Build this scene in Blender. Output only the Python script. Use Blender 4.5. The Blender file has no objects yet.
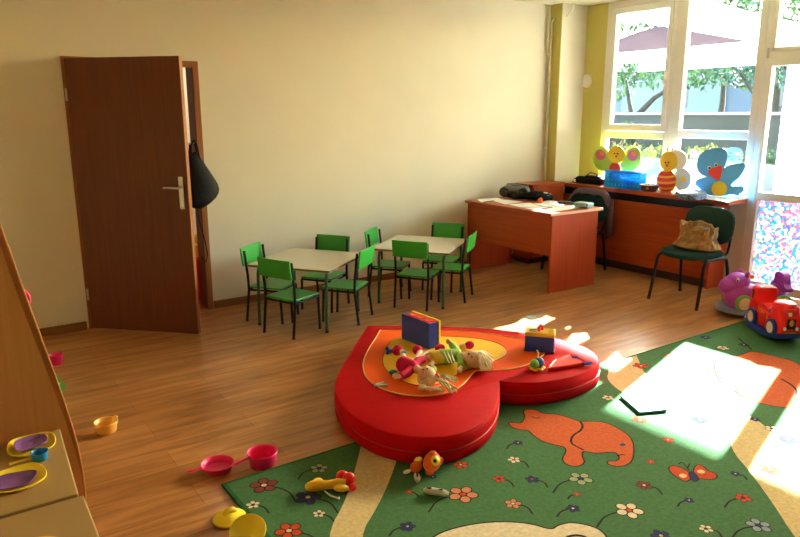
import bpy, bmesh, math, random
from mathutils import Vector, Matrix, Euler
from math import sin, cos, pi, radians as R
random.seed(7)
SC = bpy.context.scene
COL = SC.collection
# ------------------------------------------------------------------ camera
FPX, YAW, PIT, ROLL = 682.453, 0.602955, 0.223421, -0.002706
CAM = Vector((0, 0, 1.64))
_F = Vector((sin(YAW)*cos(PIT), cos(YAW)*cos(PIT), -sin(PIT)))
_r = Vector((cos(YAW), -sin(YAW), 0)); _u = _r.cross(_F)
_R = cos(ROLL)*_r + sin(ROLL)*_u; _U = -sin(ROLL)*_r + cos(ROLL)*_u
cd = bpy.data.cameras.new('camera'); cam = bpy.data.objects.new('camera', cd); COL.objects.link(cam)
cam.matrix_world = Matrix(((_R.x, _U.x, -_F.x, 0), (_R.y, _U.y, -_F.y, 0), (_R.z, _U.z, -_F.z, 1.64), (0, 0, 0, 1)))
cd.sensor_width = 36; cd.lens = FPX/800*36; cd.clip_start = .02; cd.clip_end = 300
SC.camera = cam
def ray(x, y): return _R*((x-400)/FPX) - _U*((y-268.5)/FPX) + _F
def at(x, y, z=0.): d = ray(x, y); return CAM + d*((z-CAM.z)/d.z)        # measured photo position on a level plane
def atx(x, y, X): d = ray(x, y); return CAM + d*((X-CAM.x)/d.x)
def aty(x, y, Y): d = ray(x, y); return CAM + d*((Y-CAM.y)/d.y)

# ------------------------------------------------------------------ materials
_mats = {}
def mat(name, col, rough=.5, var=.0, scale=20., stretch=(1,1,1), bump=0., bscale=None, metal=0., spec=.5, sheen=0., col2=None, detail=4., coat=0., trans=0.):
    """procedural surface: noise between two tones, optional noise bump"""
    if name in _mats: return _mats[name]
    m = bpy.data.materials.new(name); m.use_nodes = True; _mats[name] = m
    N = m.node_tree.nodes; L = m.node_tree.links; b = N['Principled BSDF']
    b.inputs['Roughness'].default_value = rough; b.inputs['Metallic'].default_value = metal
    b.inputs['Specular IOR Level'].default_value = spec
    if sheen: b.inputs['Sheen Weight'].default_value = sheen
    if coat: b.inputs['Coat Weight'].default_value = coat; b.inputs['Coat Roughness'].default_value = .15
    c1 = (*col, 1)
    b.inputs['Base Color'].default_value = c1
    tc = N.new('ShaderNodeTexCoord'); mp = N.new('ShaderNodeMapping'); mp.inputs['Scale'].default_value = stretch
    L.new(tc.outputs['Object'], mp.inputs['Vector'])
    nz = N.new('ShaderNodeTexNoise'); nz.inputs['Scale'].default_value = scale; nz.inputs['Detail'].default_value = detail
    L.new(mp.outputs['Vector'], nz.inputs['Vector'])
    if col2 is None: col2 = tuple(max(0, min(1, c*(1-var*2))) for c in col)
    rp = N.new('ShaderNodeValToRGB'); rp.color_ramp.elements[0].position = .3; rp.color_ramp.elements[1].position = .7
    rp.color_ramp.elements[0].color = (*col2, 1); rp.color_ramp.elements[1].color = c1
    if var or col2 != col: L.new(nz.outputs['Fac'], rp.inputs['Fac']); L.new(rp.outputs['Color'], b.inputs['Base Color'])
    if bump:
        n2 = N.new('ShaderNodeTexNoise'); n2.inputs['Scale'].default_value = bscale or scale*4; n2.inputs['Detail'].default_value = 3
        L.new(tc.outputs['Object'], n2.inputs['Vector'])
        bp = N.new('ShaderNodeBump'); bp.inputs['Strength'].default_value = bump; bp.inputs['Distance'].default_value = .01
        L.new(n2.outputs['Fac'], bp.inputs['Height']); L.new(bp.outputs['Normal'], b.inputs['Normal'])
    if trans:
        t = N.new('ShaderNodeBsdfTranslucent'); t.inputs['Color'].default_value = c1
        if var: L.new(rp.outputs['Color'], t.inputs['Color'])
        mx = N.new('ShaderNodeMixShader'); mx.inputs['Fac'].default_value = trans
        L.new(b.outputs[0], mx.inputs[1]); L.new(t.outputs[0], mx.inputs[2]); L.new(mx.outputs[0], N['Material Output'].inputs['Surface'])
    return m
def wood(name, c1, c2, rough=.4, scale=3., axis='Z', coat=.0):
    s = {'X': (.6, 14, 14), 'Y': (14, .6, 14), 'Z': (14, 14, .6)}[axis]
    return mat(name, c1, rough, scale=scale, stretch=s, col2=c2, detail=6, coat=coat, spec=.3)
def glass_mat():
    m = bpy.data.materials.new('window_glass'); m.use_nodes = True; N = m.node_tree.nodes; L = m.node_tree.links
    N.remove(N['Principled BSDF'])
    t = N.new('ShaderNodeBsdfTransparent'); t.inputs['Color'].default_value = (.95, .97, .96, 1)
    g = N.new('ShaderNodeBsdfGlossy'); g.inputs['Roughness'].default_value = .02
    lw = N.new('ShaderNodeLayerWeight'); pw_ = N.new('ShaderNodeMath'); pw_.operation = 'POWER'; pw_.inputs[1].default_value = 5; L.new(lw.outputs['Facing'], pw_.inputs[0]); f = N.new('ShaderNodeMath'); f.operation = 'MULTIPLY_ADD'; f.inputs[1].default_value = .8; f.inputs[2].default_value = .03; L.new(pw_.outputs[0], f.inputs[0])
    mx = N.new('ShaderNodeMixShader'); L.new(f.outputs[0], mx.inputs[0]); L.new(t.outputs[0], mx.inputs[1]); L.new(g.outputs[0], mx.inputs[2])
    L.new(mx.outputs[0], N['Material Output'].inputs['Surface']); return m
def film_mat():
    m = bpy.data.materials.new('coloured_film'); m.use_nodes = True; N = m.node_tree.nodes; L = m.node_tree.links
    b = N['Principled BSDF']; b.inputs['Roughness'].default_value = .3
    tc = N.new('ShaderNodeTexCoord'); v = N.new('ShaderNodeTexVoronoi'); v.inputs['Scale'].default_value = 44
    mp = N.new('ShaderNodeMapping'); mp.inputs['Scale'].default_value = (0, 1, 1); L.new(tc.outputs['Object'], mp.inputs['Vector'])
    L.new(mp.outputs['Vector'], v.inputs['Vector'])
    sp = N.new('ShaderNodeSeparateColor'); L.new(v.outputs['Color'], sp.inputs[0])
    rp = N.new('ShaderNodeValToRGB'); rp.color_ramp.interpolation = 'CONSTANT'
    cs = [(0, (.16, .50, .58)), (.22, (.75, .30, .46)), (.40, (.85, .88, .88)), (.58, (.25, .38, .66)), (.68, (.85, .55, .66)), (.82, (.35, .68, .64)), (.94, (.82, .80, .45))]
    rp.color_ramp.elements[0].color = (*cs[0][1], 1)
    rp.color_ramp.elements[1].position = cs[1][0]; rp.color_ramp.elements[1].color = (*cs[1][1], 1)
    for p, c in cs[2:]: e = rp.color_ramp.elements.new(p); e.color = (*c, 1)
    L.new(sp.outputs[0], rp.inputs['Fac']); L.new(rp.outputs['Color'], b.inputs['Base Color'])
    t = N.new('ShaderNodeBsdfTranslucent'); L.new(rp.outputs['Color'], t.inputs['Color'])
    tr = N.new('ShaderNodeBsdfTransparent'); L.new(rp.outputs['Color'], tr.inputs['Color'])
    m1 = N.new('ShaderNodeMixShader'); m1.inputs[0].default_value = .12; L.new(b.outputs[0], m1.inputs[1]); L.new(t.outputs[0], m1.inputs[2])
    m2 = N.new('ShaderNodeMixShader'); m2.inputs[0].default_value = .16; L.new(m1.outputs[0], m2.inputs[1]); L.new(tr.outputs[0], m2.inputs[2])
    L.new(m2.outputs[0], N['Material Output'].inputs['Surface']); return m
def floor_mat():
    m = bpy.data.materials.new('laminate_planks'); m.use_nodes = True; N = m.node_tree.nodes; L = m.node_tree.links; b = N['Principled BSDF']
    tc = N.new('ShaderNodeTexCoord')
    br = N.new('ShaderNodeTexBrick'); br.offset = .37; br.inputs['Scale'].default_value = 1; br.inputs['Brick Width'].default_value = 1.28
    br.inputs['Row Height'].default_value = .19; br.inputs['Mortar Size'].default_value = .0012; br.inputs['Bias'].default_value = 0
    br.inputs['Color1'].default_value = (.40, .18, .062, 1); br.inputs['Color2'].default_value = (.52, .25, .092, 1); br.inputs['Mortar'].default_value = (.2, .09, .035, 1)
    L.new(tc.outputs['Object'], br.inputs['Vector'])
    mp = N.new('ShaderNodeMapping'); mp.inputs['Scale'].default_value = (1.3, 11, 1); L.new(tc.outputs['Object'], mp.inputs['Vector'])
    nz = N.new('ShaderNodeTexNoise'); nz.inputs['Scale'].default_value = 1.6; nz.inputs['Detail'].default_value = 6; nz.inputs['Distortion'].default_value = .6; L.new(mp.outputs['Vector'], nz.inputs['Vector'])
    rp = N.new('ShaderNodeValToRGB'); rp.color_ramp.elements[0].position = .33; rp.color_ramp.elements[1].position = .62
    rp.color_ramp.elements[0].color = (.60, .52, .43, 1); rp.color_ramp.elements[1].color = (1.1, 1.08, 1.0, 1); L.new(nz.outputs['Fac'], rp.inputs['Fac'])
    mx = N.new('ShaderNodeMix'); mx.data_type = 'RGBA'; mx.blend_type = 'MULTIPLY'; mx.inputs[0].default_value = 1
    L.new(br.outputs['Color'], mx.inputs[6]); L.new(rp.outputs['Color'], mx.inputs[7]); L.new(mx.outputs[2], b.inputs['Base Color'])
    b.inputs['Roughness'].default_value = .33; b.inputs['Specular IOR Level'].default_value = .5
    return m
def carpet_m(name, col):
    return mat('carpet_'+name, col, .95, var=.12, scale=60, bump=.5, bscale=350, spec=.05)

# ------------------------------------------------------------------ mesh builder
class MB:
    def __init__(s): s.v = []; s.f = []; s.m = []; s.sm = []; s.mats = []
    def mi(s, m):
        if m not in s.mats: s.mats.append(m)
        return s.mats.index(m)
    def add(s, vs, fs, m, smooth=False):
        o = len(s.v); s.v += [Vector(v) for v in vs]; i = s.mi(m)
        for f in fs: s.f.append(tuple(o+k for k in f)); s.m.append(i); s.sm.append(smooth)
        return s
    def box(s, c, d, m, rot=None, bev=0.):
        bm = bmesh.new(); bmesh.ops.create_cube(bm, size=1); bmesh.ops.scale(bm, vec=d, verts=bm.verts)
        if bev: bmesh.ops.bevel(bm, geom=list(bm.edges), offset=bev, segments=2, affect='EDGES', profile=.5)
        M = Matrix.Translation(c) @ (Euler(rot).to_matrix().to_4x4() if rot else Matrix())
        bmesh.ops.transform(bm, matrix=M, verts=bm.verts); s._bm(bm, m, False); return s
    def _bm(s, bm, m, smooth):
        bm.verts.ensure_lookup_table(); bm.verts.index_update()
        s.add([v.co.copy() for v in bm.verts], [[v.index for v in f.verts] for f in bm.faces], m, smooth); bm.free()
    def bx(s, x0, x1, y0, y1, z0, z1, m, bev=0.):
        return s.box(((x0+x1)/2, (y0+y1)/2, (z0+z1)/2), (abs(x1-x0), abs(y1-y0), abs(z1-z0)), m, bev=bev)
    def ball(s, c, r, m, rot=None, seg=20, rings=12, sc=(1,1,1), disp=0.):
        bm = bmesh.new(); bmesh.ops.create_uvsphere(bm, u_segments=seg, v_segments=rings, radius=1)
        if not hasattr(r, '__len__'): r = (r, r, r)
        bmesh.ops.scale(bm, vec=r, verts=bm.verts)
        if disp:
            for v in bm.verts: v.co *= 1+random.uniform(-disp, disp)
        M = Matrix.Translation(c) @ (Euler(rot).to_matrix().to_4x4() if rot else Matrix())
        bmesh.ops.transform(bm, matrix=M, verts=bm.verts); s._bm(bm, m, True); return s
    def tube(s, pts, r, m, seg=10, cap=True, closed=False, flat=1.):
        pts = [Vector(p) for p in pts]; n = len(pts)
        rs = list(r) if hasattr(r, '__len__') else [r]*n
        T = []
        for i in range(n):
            a = pts[(i-1) % n] if (closed or i > 0) else pts[i]; b = pts[(i+1) % n] if (closed or i < n-1) else pts[i]
            T.append((b-a).normalized() if (b-a).length > 1e-9 else Vector((0,0,1)))
        up = Vector((0,0,1)) if abs(T[0].z) < .9 else Vector((1,0,0))
        nrm = (up-T[0]*up.dot(T[0])).normalized(); vs = []
        for i in range(n):
            nrm = (nrm-T[i]*nrm.dot(T[i])); nrm = nrm.normalized() if nrm.length > 1e-6 else T[i].orthogonal().normalized()
            bn = T[i].cross(nrm)
            for k in range(seg):
                a = 2*pi*k/seg; vs.append(pts[i]+rs[i]*(nrm*cos(a)*flat+bn*sin(a)))
        fs = []
        for i in range(n if closed else n-1):
            j = (i+1) % n
            for k in range(seg): l = (k+1) % seg; fs.append((i*seg+k, i*seg+l, j*seg+l, j*seg+k))
        if cap and not closed: fs += [tuple(range(seg))[::-1], tuple((n-1)*seg+k for k in range(seg))]
        return s.add(vs, fs, m, True)
    def lathe(s, prof, m, c=(0,0,0), seg=28, rot=None, sx=1., sy=1.):
        """profile [(r,z),...] turned around z"""
        M = Matrix.Translation(c) @ (Euler(rot).to_matrix().to_4x4() if rot else Matrix()); vs = []; fs = []
        for r, z in prof:
            for k in range(seg): a = 2*pi*k/seg; vs.append(M @ Vector((max(r, 1e-5)*cos(a)*sx, max(r, 1e-5)*sin(a)*sy, z)))
        for i in range(len(prof)-1):
            for k in range(seg): l = (k+1) % seg; fs.append((i*seg+k, i*seg+l, (i+1)*seg+l, (i+1)*seg+k))
        return s.add(vs, fs, m, True)
    def prism(s, poly, h, m, M=None, mside=None, z0=0., smooth=False):
        """2D polygon in local xy extruded z0..z0+h, M places it"""
        M = M or Matrix(); n = len(poly)
        from mathutils.geometry import tessellate_polygon
        a = sum(poly[i][0]*poly[(i+1) % n][1]-poly[(i+1) % n][0]*poly[i][1] for i in range(n))
        if a < 0: poly = poly[::-1]
        tri = tessellate_polygon([[Vector((x, y, 0)) for x, y in poly]])
        bot = [M @ Vector((x, y, z0)) for x, y in poly]; top = [M @ Vector((x, y, z0+h)) for x, y in poly]
        def ori(t):
            (ax, ay), (bx_, by), (cx, cy) = [poly[k] for k in t]
            return t if (bx_-ax)*(cy-ay)-(cx-ax)*(by-ay) > 0 else t[::-1]
        s.add(top, [ori(t) for t in tri], m)
        if h:
            s.add(bot, [tuple(ori(t))[::-1] for t in tri], m)
            s.add(bot+top, [(k, (k+1) % n, n+(k+1) % n, n+k) for k in range(n)], mside or m, smooth)
        return s
    def loft(s, rings, m, cap=True, smooth=True, closed=True):
        k = len(rings[0]); vs = [v for r in rings for v in r]; fs = []
        for i in range(len(rings)-1):
            for j in range(k if closed else k-1): l = (j+1) % k; fs.append((i*k+j, i*k+l, (i+1)*k+l, (i+1)*k+j))
        if cap and closed: fs += [tuple(range(k))[::-1], tuple((len(rings)-1)*k+j for j in range(k))]
        return s.add(vs, fs, m, smooth)
    def build(s, name, parent=None, off=None, bevel=0., solid=0., sub=0, angle=40):
        me = bpy.data.meshes.new(name)
        o3 = Vector(off) if off is not None else Vector((0,0,0))
        me.from_pydata([v-o3 for v in s.v], [], s.f)
        for m in s.mats: me.materials.append(m)
        me.polygons.foreach_set('material_index', s.m); me.polygons.foreach_set('use_smooth', s.sm)
        me.update()
        bm = bmesh.new(); bm.from_mesh(me); bmesh.ops.remove_doubles(bm, verts=bm.verts, dist=1e-6); bm.to_mesh(me); bm.free()
        if any(s.sm): me.set_sharp_from_angle(angle=R(angle))
        o = bpy.data.objects.new(name, me); COL.objects.link(o)
        if off is not None and parent is None: o.location = o3
        if parent: o.parent = parent
        if solid: md = o.modifiers.new('solid', 'SOLIDIFY'); md.thickness = solid; md.offset = 0
        if bevel: md = o.modifiers.new('bevel', 'BEVEL'); md.width = bevel; md.segments = 2; md.limit_method = 'ANGLE'; md.angle_limit = R(50)
        if sub: md = o.modifiers.new('sub', 'SUBSURF'); md.levels = sub; md.render_levels = sub
        return o
def thing(name, label, cat, loc=(0,0,0), rz=0., group=None, kind=None):
    o = bpy.data.objects.new(name, None); COL.objects.link(o); o.location = loc; o.rotation_euler = (0, 0, rz); o.empty_display_size = .1
    return tag(o, label, cat, group, kind)
def tag(o, label=None, cat=None, group=None, kind=None):
    if label: o['label'] = label
    if cat: o['category'] = cat
    if group: o['group'] = group
    if kind: o['kind'] = kind
    return o
def copy_tree(o, parent=None):
    c = o.copy(); COL.objects.link(c)
    if parent: c.parent = parent
    for ch in list(o.children): copy_tree(ch, c)
    return c
def S(o, label=None): return tag(o, label, 'structure' if False else None, None, 'structure')
def ellipse(cx, cy, rx, ry, n=24, a0=0.):
    return [(cx+rx*cos(2*pi*k/n)*cos(a0)-ry*sin(2*pi*k/n)*sin(a0), cy+rx*cos(2*pi*k/n)*sin(a0)+ry*sin(2*pi*k/n)*cos(a0)) for k in range(n)]
def smooth_poly(p, it=2, closed=True):
    for _ in range(it):
        q = []; n = len(p)
        for i in range(n if closed else n-1):
            a = p[i]; b = p[(i+1) % n]
            q += [tuple(a[k]*.75+b[k]*.25 for k in range(len(a))), tuple(a[k]*.25+b[k]*.75 for k in range(len(a)))]
        p = q if closed else [p[0]]+q+[p[-1]]
    return p

YZ = lambda x: Matrix(((0,0,1,x), (1,0,0,0), (0,1,0,0), (0,0,0,1)))
# ------------------------------------------------------------------ colours
CREAM = mat('cream_wall_paint', (.76, .70, .555), .8, var=.02, scale=3, bump=.06, bscale=90)
GREENW = mat('green_wall_paint', (.56, .50, .13), .8, var=.02, scale=3, bump=.06, bscale=90)
CEIL = mat('ceiling_paint', (.74, .70, .50), .85, var=.01, scale=3)
WHITEP = mat('white_frame_plastic', (.78, .76, .72), .35)
DOORW = wood('dark_door_wood', (.165, .040, .009), (.115, .028, .007), .45, 3, 'Z')
DOORE = wood('door_edge_wood', (.36, .14, .05), (.28, .10, .035), .4, 3, 'Z')
BASEW = wood('baseboard_wood', (.30, .135, .05), (.22, .09, .035), .4, 3, 'X')
CHERRY = wood('cherry_veneer', (.43, .060, .008), (.34, .043, .006), .55, 2.5, 'Z', coat=.0)
CHERRYH = wood('cherry_veneer_level', (.42, .078, .018), (.33, .055, .012), .40, 2.5, 'Y', coat=.05)
BEECH = wood('beech_board', (.52, .25, .085), (.44, .20, .065), .45, 3, 'Z')
TANTOP = mat('tan_table_top', (.37, .25, .10), .55, var=.03, scale=4)
BLACKM = mat('black_metal', (.008, .008, .010), .45, spec=.25)
GREENM = mat('green_metal', (.02, .10, .04), .4)
GREENP = mat('green_painted_board', (.028, .40, .045), .35, var=.03, scale=6, coat=.1)
STEEL = mat('brushed_steel', (.55, .53, .48), .35, metal=.8)
def plastic(n, c, r=.32, **k): return mat('plastic_'+n, c, r, spec=.4, **k)
P_PINK = plastic('pink', (.78, .02, .16)); P_YEL = plastic('yellow', (.92, .76, .05)); P_ORG = plastic('apricot', (.95, .56, .13))
P_BLUE = plastic('blue', (.02, .06, .42)); P_CYAN = plastic('cyan', (.01, .26, .68)); P_RED = plastic('red', (.80, .012, .015)); P_PURP = plastic('purple', (.42, .07, .62))
P_PURPT = plastic('lilac', (.22, .10, .38)); P_WHITE = plastic('white', (.85, .83, .78)); P_LAV = plastic('lavender_blue', (.22, .32, .60)); P_GREEN = plastic('green', (.15, .45, .08)); P_BLK = plastic('black', (.01, .01, .012)); P_NAVY = plastic('navy', (.02, .065, .42)); P_GOLD = plastic('gold', (.75, .45, .03)); P_OR = plastic('orange', (.9, .15, .02))
GLASS = glass_mat(); FILM = film_mat()
# ================================================================== ROOM
XW, YB, ZC = 6.30, 5.61, 2.80
XL, YF = -1.3, -1.9
b = MB().bx(XL, XW+.15, YF, YB+.02, -.1, 0, floor_mat()).build('floor'); S(b)
b = MB().bx(XL-.15, XW+.15, YF-.15, YB+.15, ZC, ZC+.12, CEIL).build('ceiling'); S(b)
w = MB(); w.bx(XL-.15, .93, YB, YB+.15, 0, ZC, CREAM); w.bx(1.86, XW+.15, YB, YB+.15, 0, ZC, CREAM); w.bx(.93, 1.86, YB, YB+.15, 2.03, ZC, CREAM); S(w.build('wall_back'))
w = MB().bx(XL-.15, XL, YF-.15, YB, 0, ZC, CREAM); S(w.build('wall_left'))
w = MB().bx(XL, XW+.15, YF-.15, YF, 0, ZC, CREAM); S(w.build('wall_front'))
w = MB(); w.bx(XW, XW+.15, 5.16, YB, 0, ZC, GREENW); w.bx(XW, XW+.15, 3.40, 5.16, 0, .86, CREAM)
w.bx(XW, XW+.15, YF, 1.60, 0, ZC, GREENW); S(w.build('wall_right'))
# corner pier: green cheek, cream front
w = MB(); w.bx(5.90, XW, 5.445, YB, 0, ZC, CREAM); w.bx(5.895, 5.90, 5.445, YB, 0, ZC, GREENW); S(w.build('wall_corner'))
def bb(name, x0, x1, y0, y1): S(MB().bx(x0, x1, y0, y1, 0, .062, BASEW, bev=.004).build(name))
bb('baseboard_back', XL, .88, YB-.014, YB); bb('baseboard_back', 1.90, 5.90, YB-.014, YB); bb('baseboard_right', XW-.014, XW, 3.42, 5.44)
# heating pipe in the corner
pw = mat('pipe_paint', (.72, .66, .48), .5)
p = MB(); px = 5.865; py = 5.565
p.tube([(px, py, .02), (px, py, 2.60)]+[(px+.0+.05*(1-cos(a)), py-.02*sin(a), 2.60+.05*sin(a)) for a in (.3, .7, 1.1, 1.5)]+[(px+.10, py-.12, 2.67), (px+.12, py-.19, 2.72), (px+.12, py-.2, 2.795)], .011, pw)
o = p.build('heating_pipe', off=(px, py, 0)); tag(o, 'thin cream heating pipe running up the room corner with a bend at the ceiling', 'pipe')
p = MB(); p.tube([(px-.035, py+.01, 2.28), (px-.035, py+.01, 2.60), (px-.03, py+.01, 2.67), (px-.03, py+.0, 2.79)], .008, pw); p.tube([(px-.035, py+.01, 2.28), (px, py, 2.25)], .008, pw); p.build('branch_pipe', parent=o, off=(px, py, 0))
p = MB(); 
for z in (.3, 1.25, 2.1): p = MB(); p.box((px+.0, py+.012, z), (.034, .045, .02), pw, bev=.003); p.build('pipe_clip', parent=o, off=(px, py, 0))
# round ventilator
c = atx(587, 81, XW)
v = thing('air_vent', 'round white air vent on the green wall left of the window', 'vent', (XW, c.y, c.z))
m = MB().lathe([(.0, 0), (.072, 0), (.075, .008), (.070, .018), (.052, .02), (.050, .008), (0, .008)], P_WHITE, rot=(0, -pi/2, 0), seg=36); m.build('vent_ring', parent=v)
m = MB().lathe([(0, .01), (.040, .01), (.043, .022), (.038, .03), (0, .032)], P_WHITE, rot=(0, -pi/2, 0), seg=30); m.build('vent_disc', parent=v)

# ------------------------------------------------------------------ windows
X0, X1 = XW-.0, XW+.07
def win(name): return thing(name, None, None, (XW, 0, 0), kind='structure')
def bars(parent, name, L, mt=WHITEP, bev=.006):
    m = MB()
    for (y0, y1, z0, z1, *d) in L:
        a, c_ = d if d else (X0, X1); m.bx(a, c_, y0, y1, z0, z1, mt, bev=bev)
    return m.build(name, parent=parent, off=(XW, 0, 0))
def pane(parent, y0, y1, z0, z1, name='glass_pane', mt=None, x=XW+.035, t=.004):
    return MB().bx(x, x+t, y0, y1, z0, z1, mt or GLASS).build(name, parent=parent, off=(XW, 0, 0))
w1 = win('window_1')
bars(w1, 'window_frame', [(5.09, 5.165, .86, ZC), (4.30, 4.36, .86, ZC), (4.36, 5.09, 2.735, ZC), (4.36, 5.09, 1.37, 1.445), (4.36, 5.09, .86, .95)])
bars(w1, 'sash_frame', [(5.03, 5.105, 1.45, 2.73, X0-.02, X0+.05), (4.345, 4.39, 1.45, 2.73, X0-.02, X0+.05), (4.39, 5.03, 2.665, 2.73, X0-.02, X0+.05), (4.39, 5.03, 1.45, 1.52, X0-.02, X0+.05)])
bars(w1, 'window_handle', [(4.355, 4.38, 2.0, 2.06, X0-.035, X0-.02), (4.36, 4.375, 1.92, 2.04, X0-.05, X0-.035)], P_WHITE, .003)
pane(w1, 4.38, 5.04, 1.51, 2.68); pane(w1, 4.36, 5.09, .94, 1.38)
w2 = win('window_2')
bars(w2, 'window_frame', [(4.19, 4.299, .86, ZC), (3.40, 3.47, .86, ZC), (3.47, 4.19, 2.75, ZC), (3.47, 4.19, 1.39, 1.47), (3.47, 4.19, .86, .95)])
pane(w2, 3.46, 4.20, 1.46, 2.76); pane(w2, 3.46, 4.20, .94, 1.40)
S(MB().bx(XW-.03, XW+.0, 3.40, 5.16, .835, .868, WHITEP, bev=.006).build('windowsill'))
d2 = win('door_2')
bars(d2, 'door_frame', [(3.345, 3.40, 0, ZC), (1.60, 1.66, 0, ZC), (1.66, 3.345, 2.74, ZC), (1.66, 3.345, 2.10, 2.165)])
pane(d2, 2.55, 3.32, 2.19, 2.73); pane(d2, 1.69, 2.45, 2.19, 2.73)
bars(d2, 'transom_frame', [(3.31, 3.345, 2.165, 2.74), (2.45, 2.55, 2.165, 2.74), (1.66, 1.69, 2.165, 2.74), (1.66, 3.345, 2.165, 2.20), (1.66, 3.345, 2.715, 2.74)])
for k, (a, c_) in enumerate(((2.515, 3.345), (1.66, 2.505))):
    lf = bars(d2, 'door_leaf', [(c_-.04, c_, 0.01, 2.10, X0-.02, X0+.05), (a, a+.085, 0.01, 2.10, X0-.02, X0+.05), (a+.08, c_-.035, 2.04, 2.10, X0-.02, X0+.05), (a+.08, c_-.035, .855, .925, X0-.02, X0+.05), (a+.08, c_-.035, .01, .09, X0-.02, X0+.05)])
    pane(d2, a+.08, c_-.035, .92, 2.05); pane(d2, a+.08, c_-.035, .085, .86)
    pane(d2, a+.08, c_-.035, .085, .86, 'coloured_film', FILM, x=XW+.028, t=.002)
bars(d2, 'door_hinge', [(3.352, 3.372, 2.11, 2.20, X0-.012, X0+.01)], STEEL, .003)
# ------------------------------------------------------------------ interior door, standing open
d1 = thing('door_1', None, None, (.91, YB, 0), kind='structure')
m = MB()
for (x0, x1, z0, z1) in ((.895, .930, 0, 2.05), (1.85, 1.895, 0, 2.05), (.93, 1.85, 2.0, 2.05)):
    m.bx(x0, x1, YB-.014, YB+.001, z0, z1, DOORE)
for (x0, x1, z0, z1) in ((.93, .945, 0, 2.03), (1.845, 1.86, 0, 2.03), (.945, 1.845, 2.01, 2.03)):
    m.bx(x0, x1, YB-.010, YB+.15, z0, z1, DOORW)
m.build('door_frame', parent=d1, off=(.91, YB, 0))
H = Vector((.912, YB-.03, 0)); E_ = Vector((1.545, 4.945, 0)); A = math.atan2(E_.y-H.y, E_.x-H.x); LW = (E_-H).length
lf = bpy.data.objects.new('door_leaf', None)
m = MB(); m.bx(0, LW-.004, 0, .04, .008, 2.035, DOORW, bev=.002); m.bx(LW-.004, LW, 0, .04, .008, 2.035, DOORE)
leaf = m.build('door_leaf', parent=d1); leaf.location = H-Vector((.91, YB, 0)); leaf.rotation_euler = (0, 0, A)
# lever handle on a long plate, room side (local -y)
hx = LW-.055; hz = 1.10
m = MB(); m.box((hx, -.003, hz-.02), (.036, .007, .235), STEEL, bev=.003); m.build('handle_plate', parent=leaf)
m = MB(); m.tube([(hx, -.005, hz+.02), (hx, -.045, hz+.02), (hx-.012, -.052, hz+.02), (hx-.07, -.052, hz+.022), (hx-.115, -.048, hz+.02)], [.009, .009, .0085, .008, .008], STEEL); m.build('door_handle', parent=leaf)
m = MB(); m.tube([(hx, -.004, hz-.055), (hx, -.012, hz-.055)], .009, STEEL, seg=14); m.build('lock_cylinder', parent=leaf)
for z in (1.78, .28): m = MB(); m.tube([(-.004, -.004, z-.045), (-.004, -.004, z+.045)], .008, STEEL); m.build('door_hinge', parent=leaf)
# hallway behind the opening
m = MB(); m.bx(-.6, 4.2, YB+.15, 8.2, -.1, -.002, floor_mat()); S(m.build('floor_hallway'))
m = MB(); m.bx(-.6, 4.2, 8.2, 8.3, 0, ZC, CREAM); m.bx(-.7, -.6, YB+.15, 8.3, 0, ZC, CREAM); m.bx(4.2, 4.3, YB+.15, 8.3, 0, ZC, CREAM); S(m.build('wall_hallway'))
S(MB().bx(-.7, 4.3, YB+.15, 8.3, ZC, ZC+.1, CEIL).build('ceiling_hallway'))
ld = bpy.data.lights.new('hallway_fill', 'AREA'); ld.shape = 'DISK'; ld.size = .35; ld.energy = 20; ld.color = (1, .9, .72); lo = bpy.data.objects.new('hallway_fill_light', ld); COL.objects.link(lo); lo.location = (2.4, 7.2, 2.74)  # fill light added to brighten the hallway strip past the door leaf
t = thing('added_fill_fixture', 'round white fixture added out of view to carry the hallway fill light', 'lamp', (2.4, 7.2, 2.80))  # unseen fixture, added so the hallway fill has a source
MB().lathe([(0, 0), (.19, 0), (.19, -.035), (.18, -.05), (.178, -.02), (0, -.02)], P_WHITE).build('fixture_rim', parent=t)
# ================================================================== DAYLIGHT
SUN = Vector((1, .30, .48))
sl = bpy.data.lights.new('sun', 'SUN'); sl.energy = 70; sl.angle = R(.6); sl.color = (.93, .97, 1.0); so = bpy.data.objects.new('sun', sl); COL.objects.link(so)
so.rotation_euler = SUN.to_track_quat('Z', 'Y').to_euler()
W = bpy.data.worlds.new('world'); SC.world = W; W.use_nodes = True; N = W.node_tree.nodes; L = W.node_tree.links
sky = N.new('ShaderNodeTexSky'); sky.sky_type = 'NISHITA'; sky.sun_disc = False; sky.sun_elevation = R(24.7); sky.sun_rotation = math.atan2(SUN.x, SUN.y); sky.air_density = 1.6; sky.dust_density = 2; sky.ozone_density = 1
L.new(sky.outputs[0], N['Background'].inputs['Color']); N['Background'].inputs['Strength'].default_value = 2.5
for (y0, y1, z0, z1) in ((3.4, 5.16, .86, 2.8), (1.6, 3.4, 0, 2.8)):
    pl = bpy.data.lights.new('sky_portal', 'AREA'); pl.shape = 'RECTANGLE'; pl.size = z1-z0; pl.size_y = y1-y0; pl.cycles.is_portal = True
    po = bpy.data.objects.new('sky_portal', pl); COL.objects.link(po); po.location = (XW+.12, (y0+y1)/2, (z0+z1)/2); po.rotation_euler = (0, pi/2, 0)
SC.view_settings.view_transform = 'Standard'; SC.view_settings.look = 'None'; SC.view_settings.gamma = 1; SC.view_settings.use_curve_mapping = False
SC.view_settings.exposure = .93
SC.cycles.max_bounces = 10; SC.cycles.diffuse_bounces = 7; SC.cycles.transparent_max_bounces = 24; SC.cycles.sample_clamp_indirect = 8; SC.cycles.caustics_reflective = False; SC.cycles.caustics_refractive = False
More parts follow.
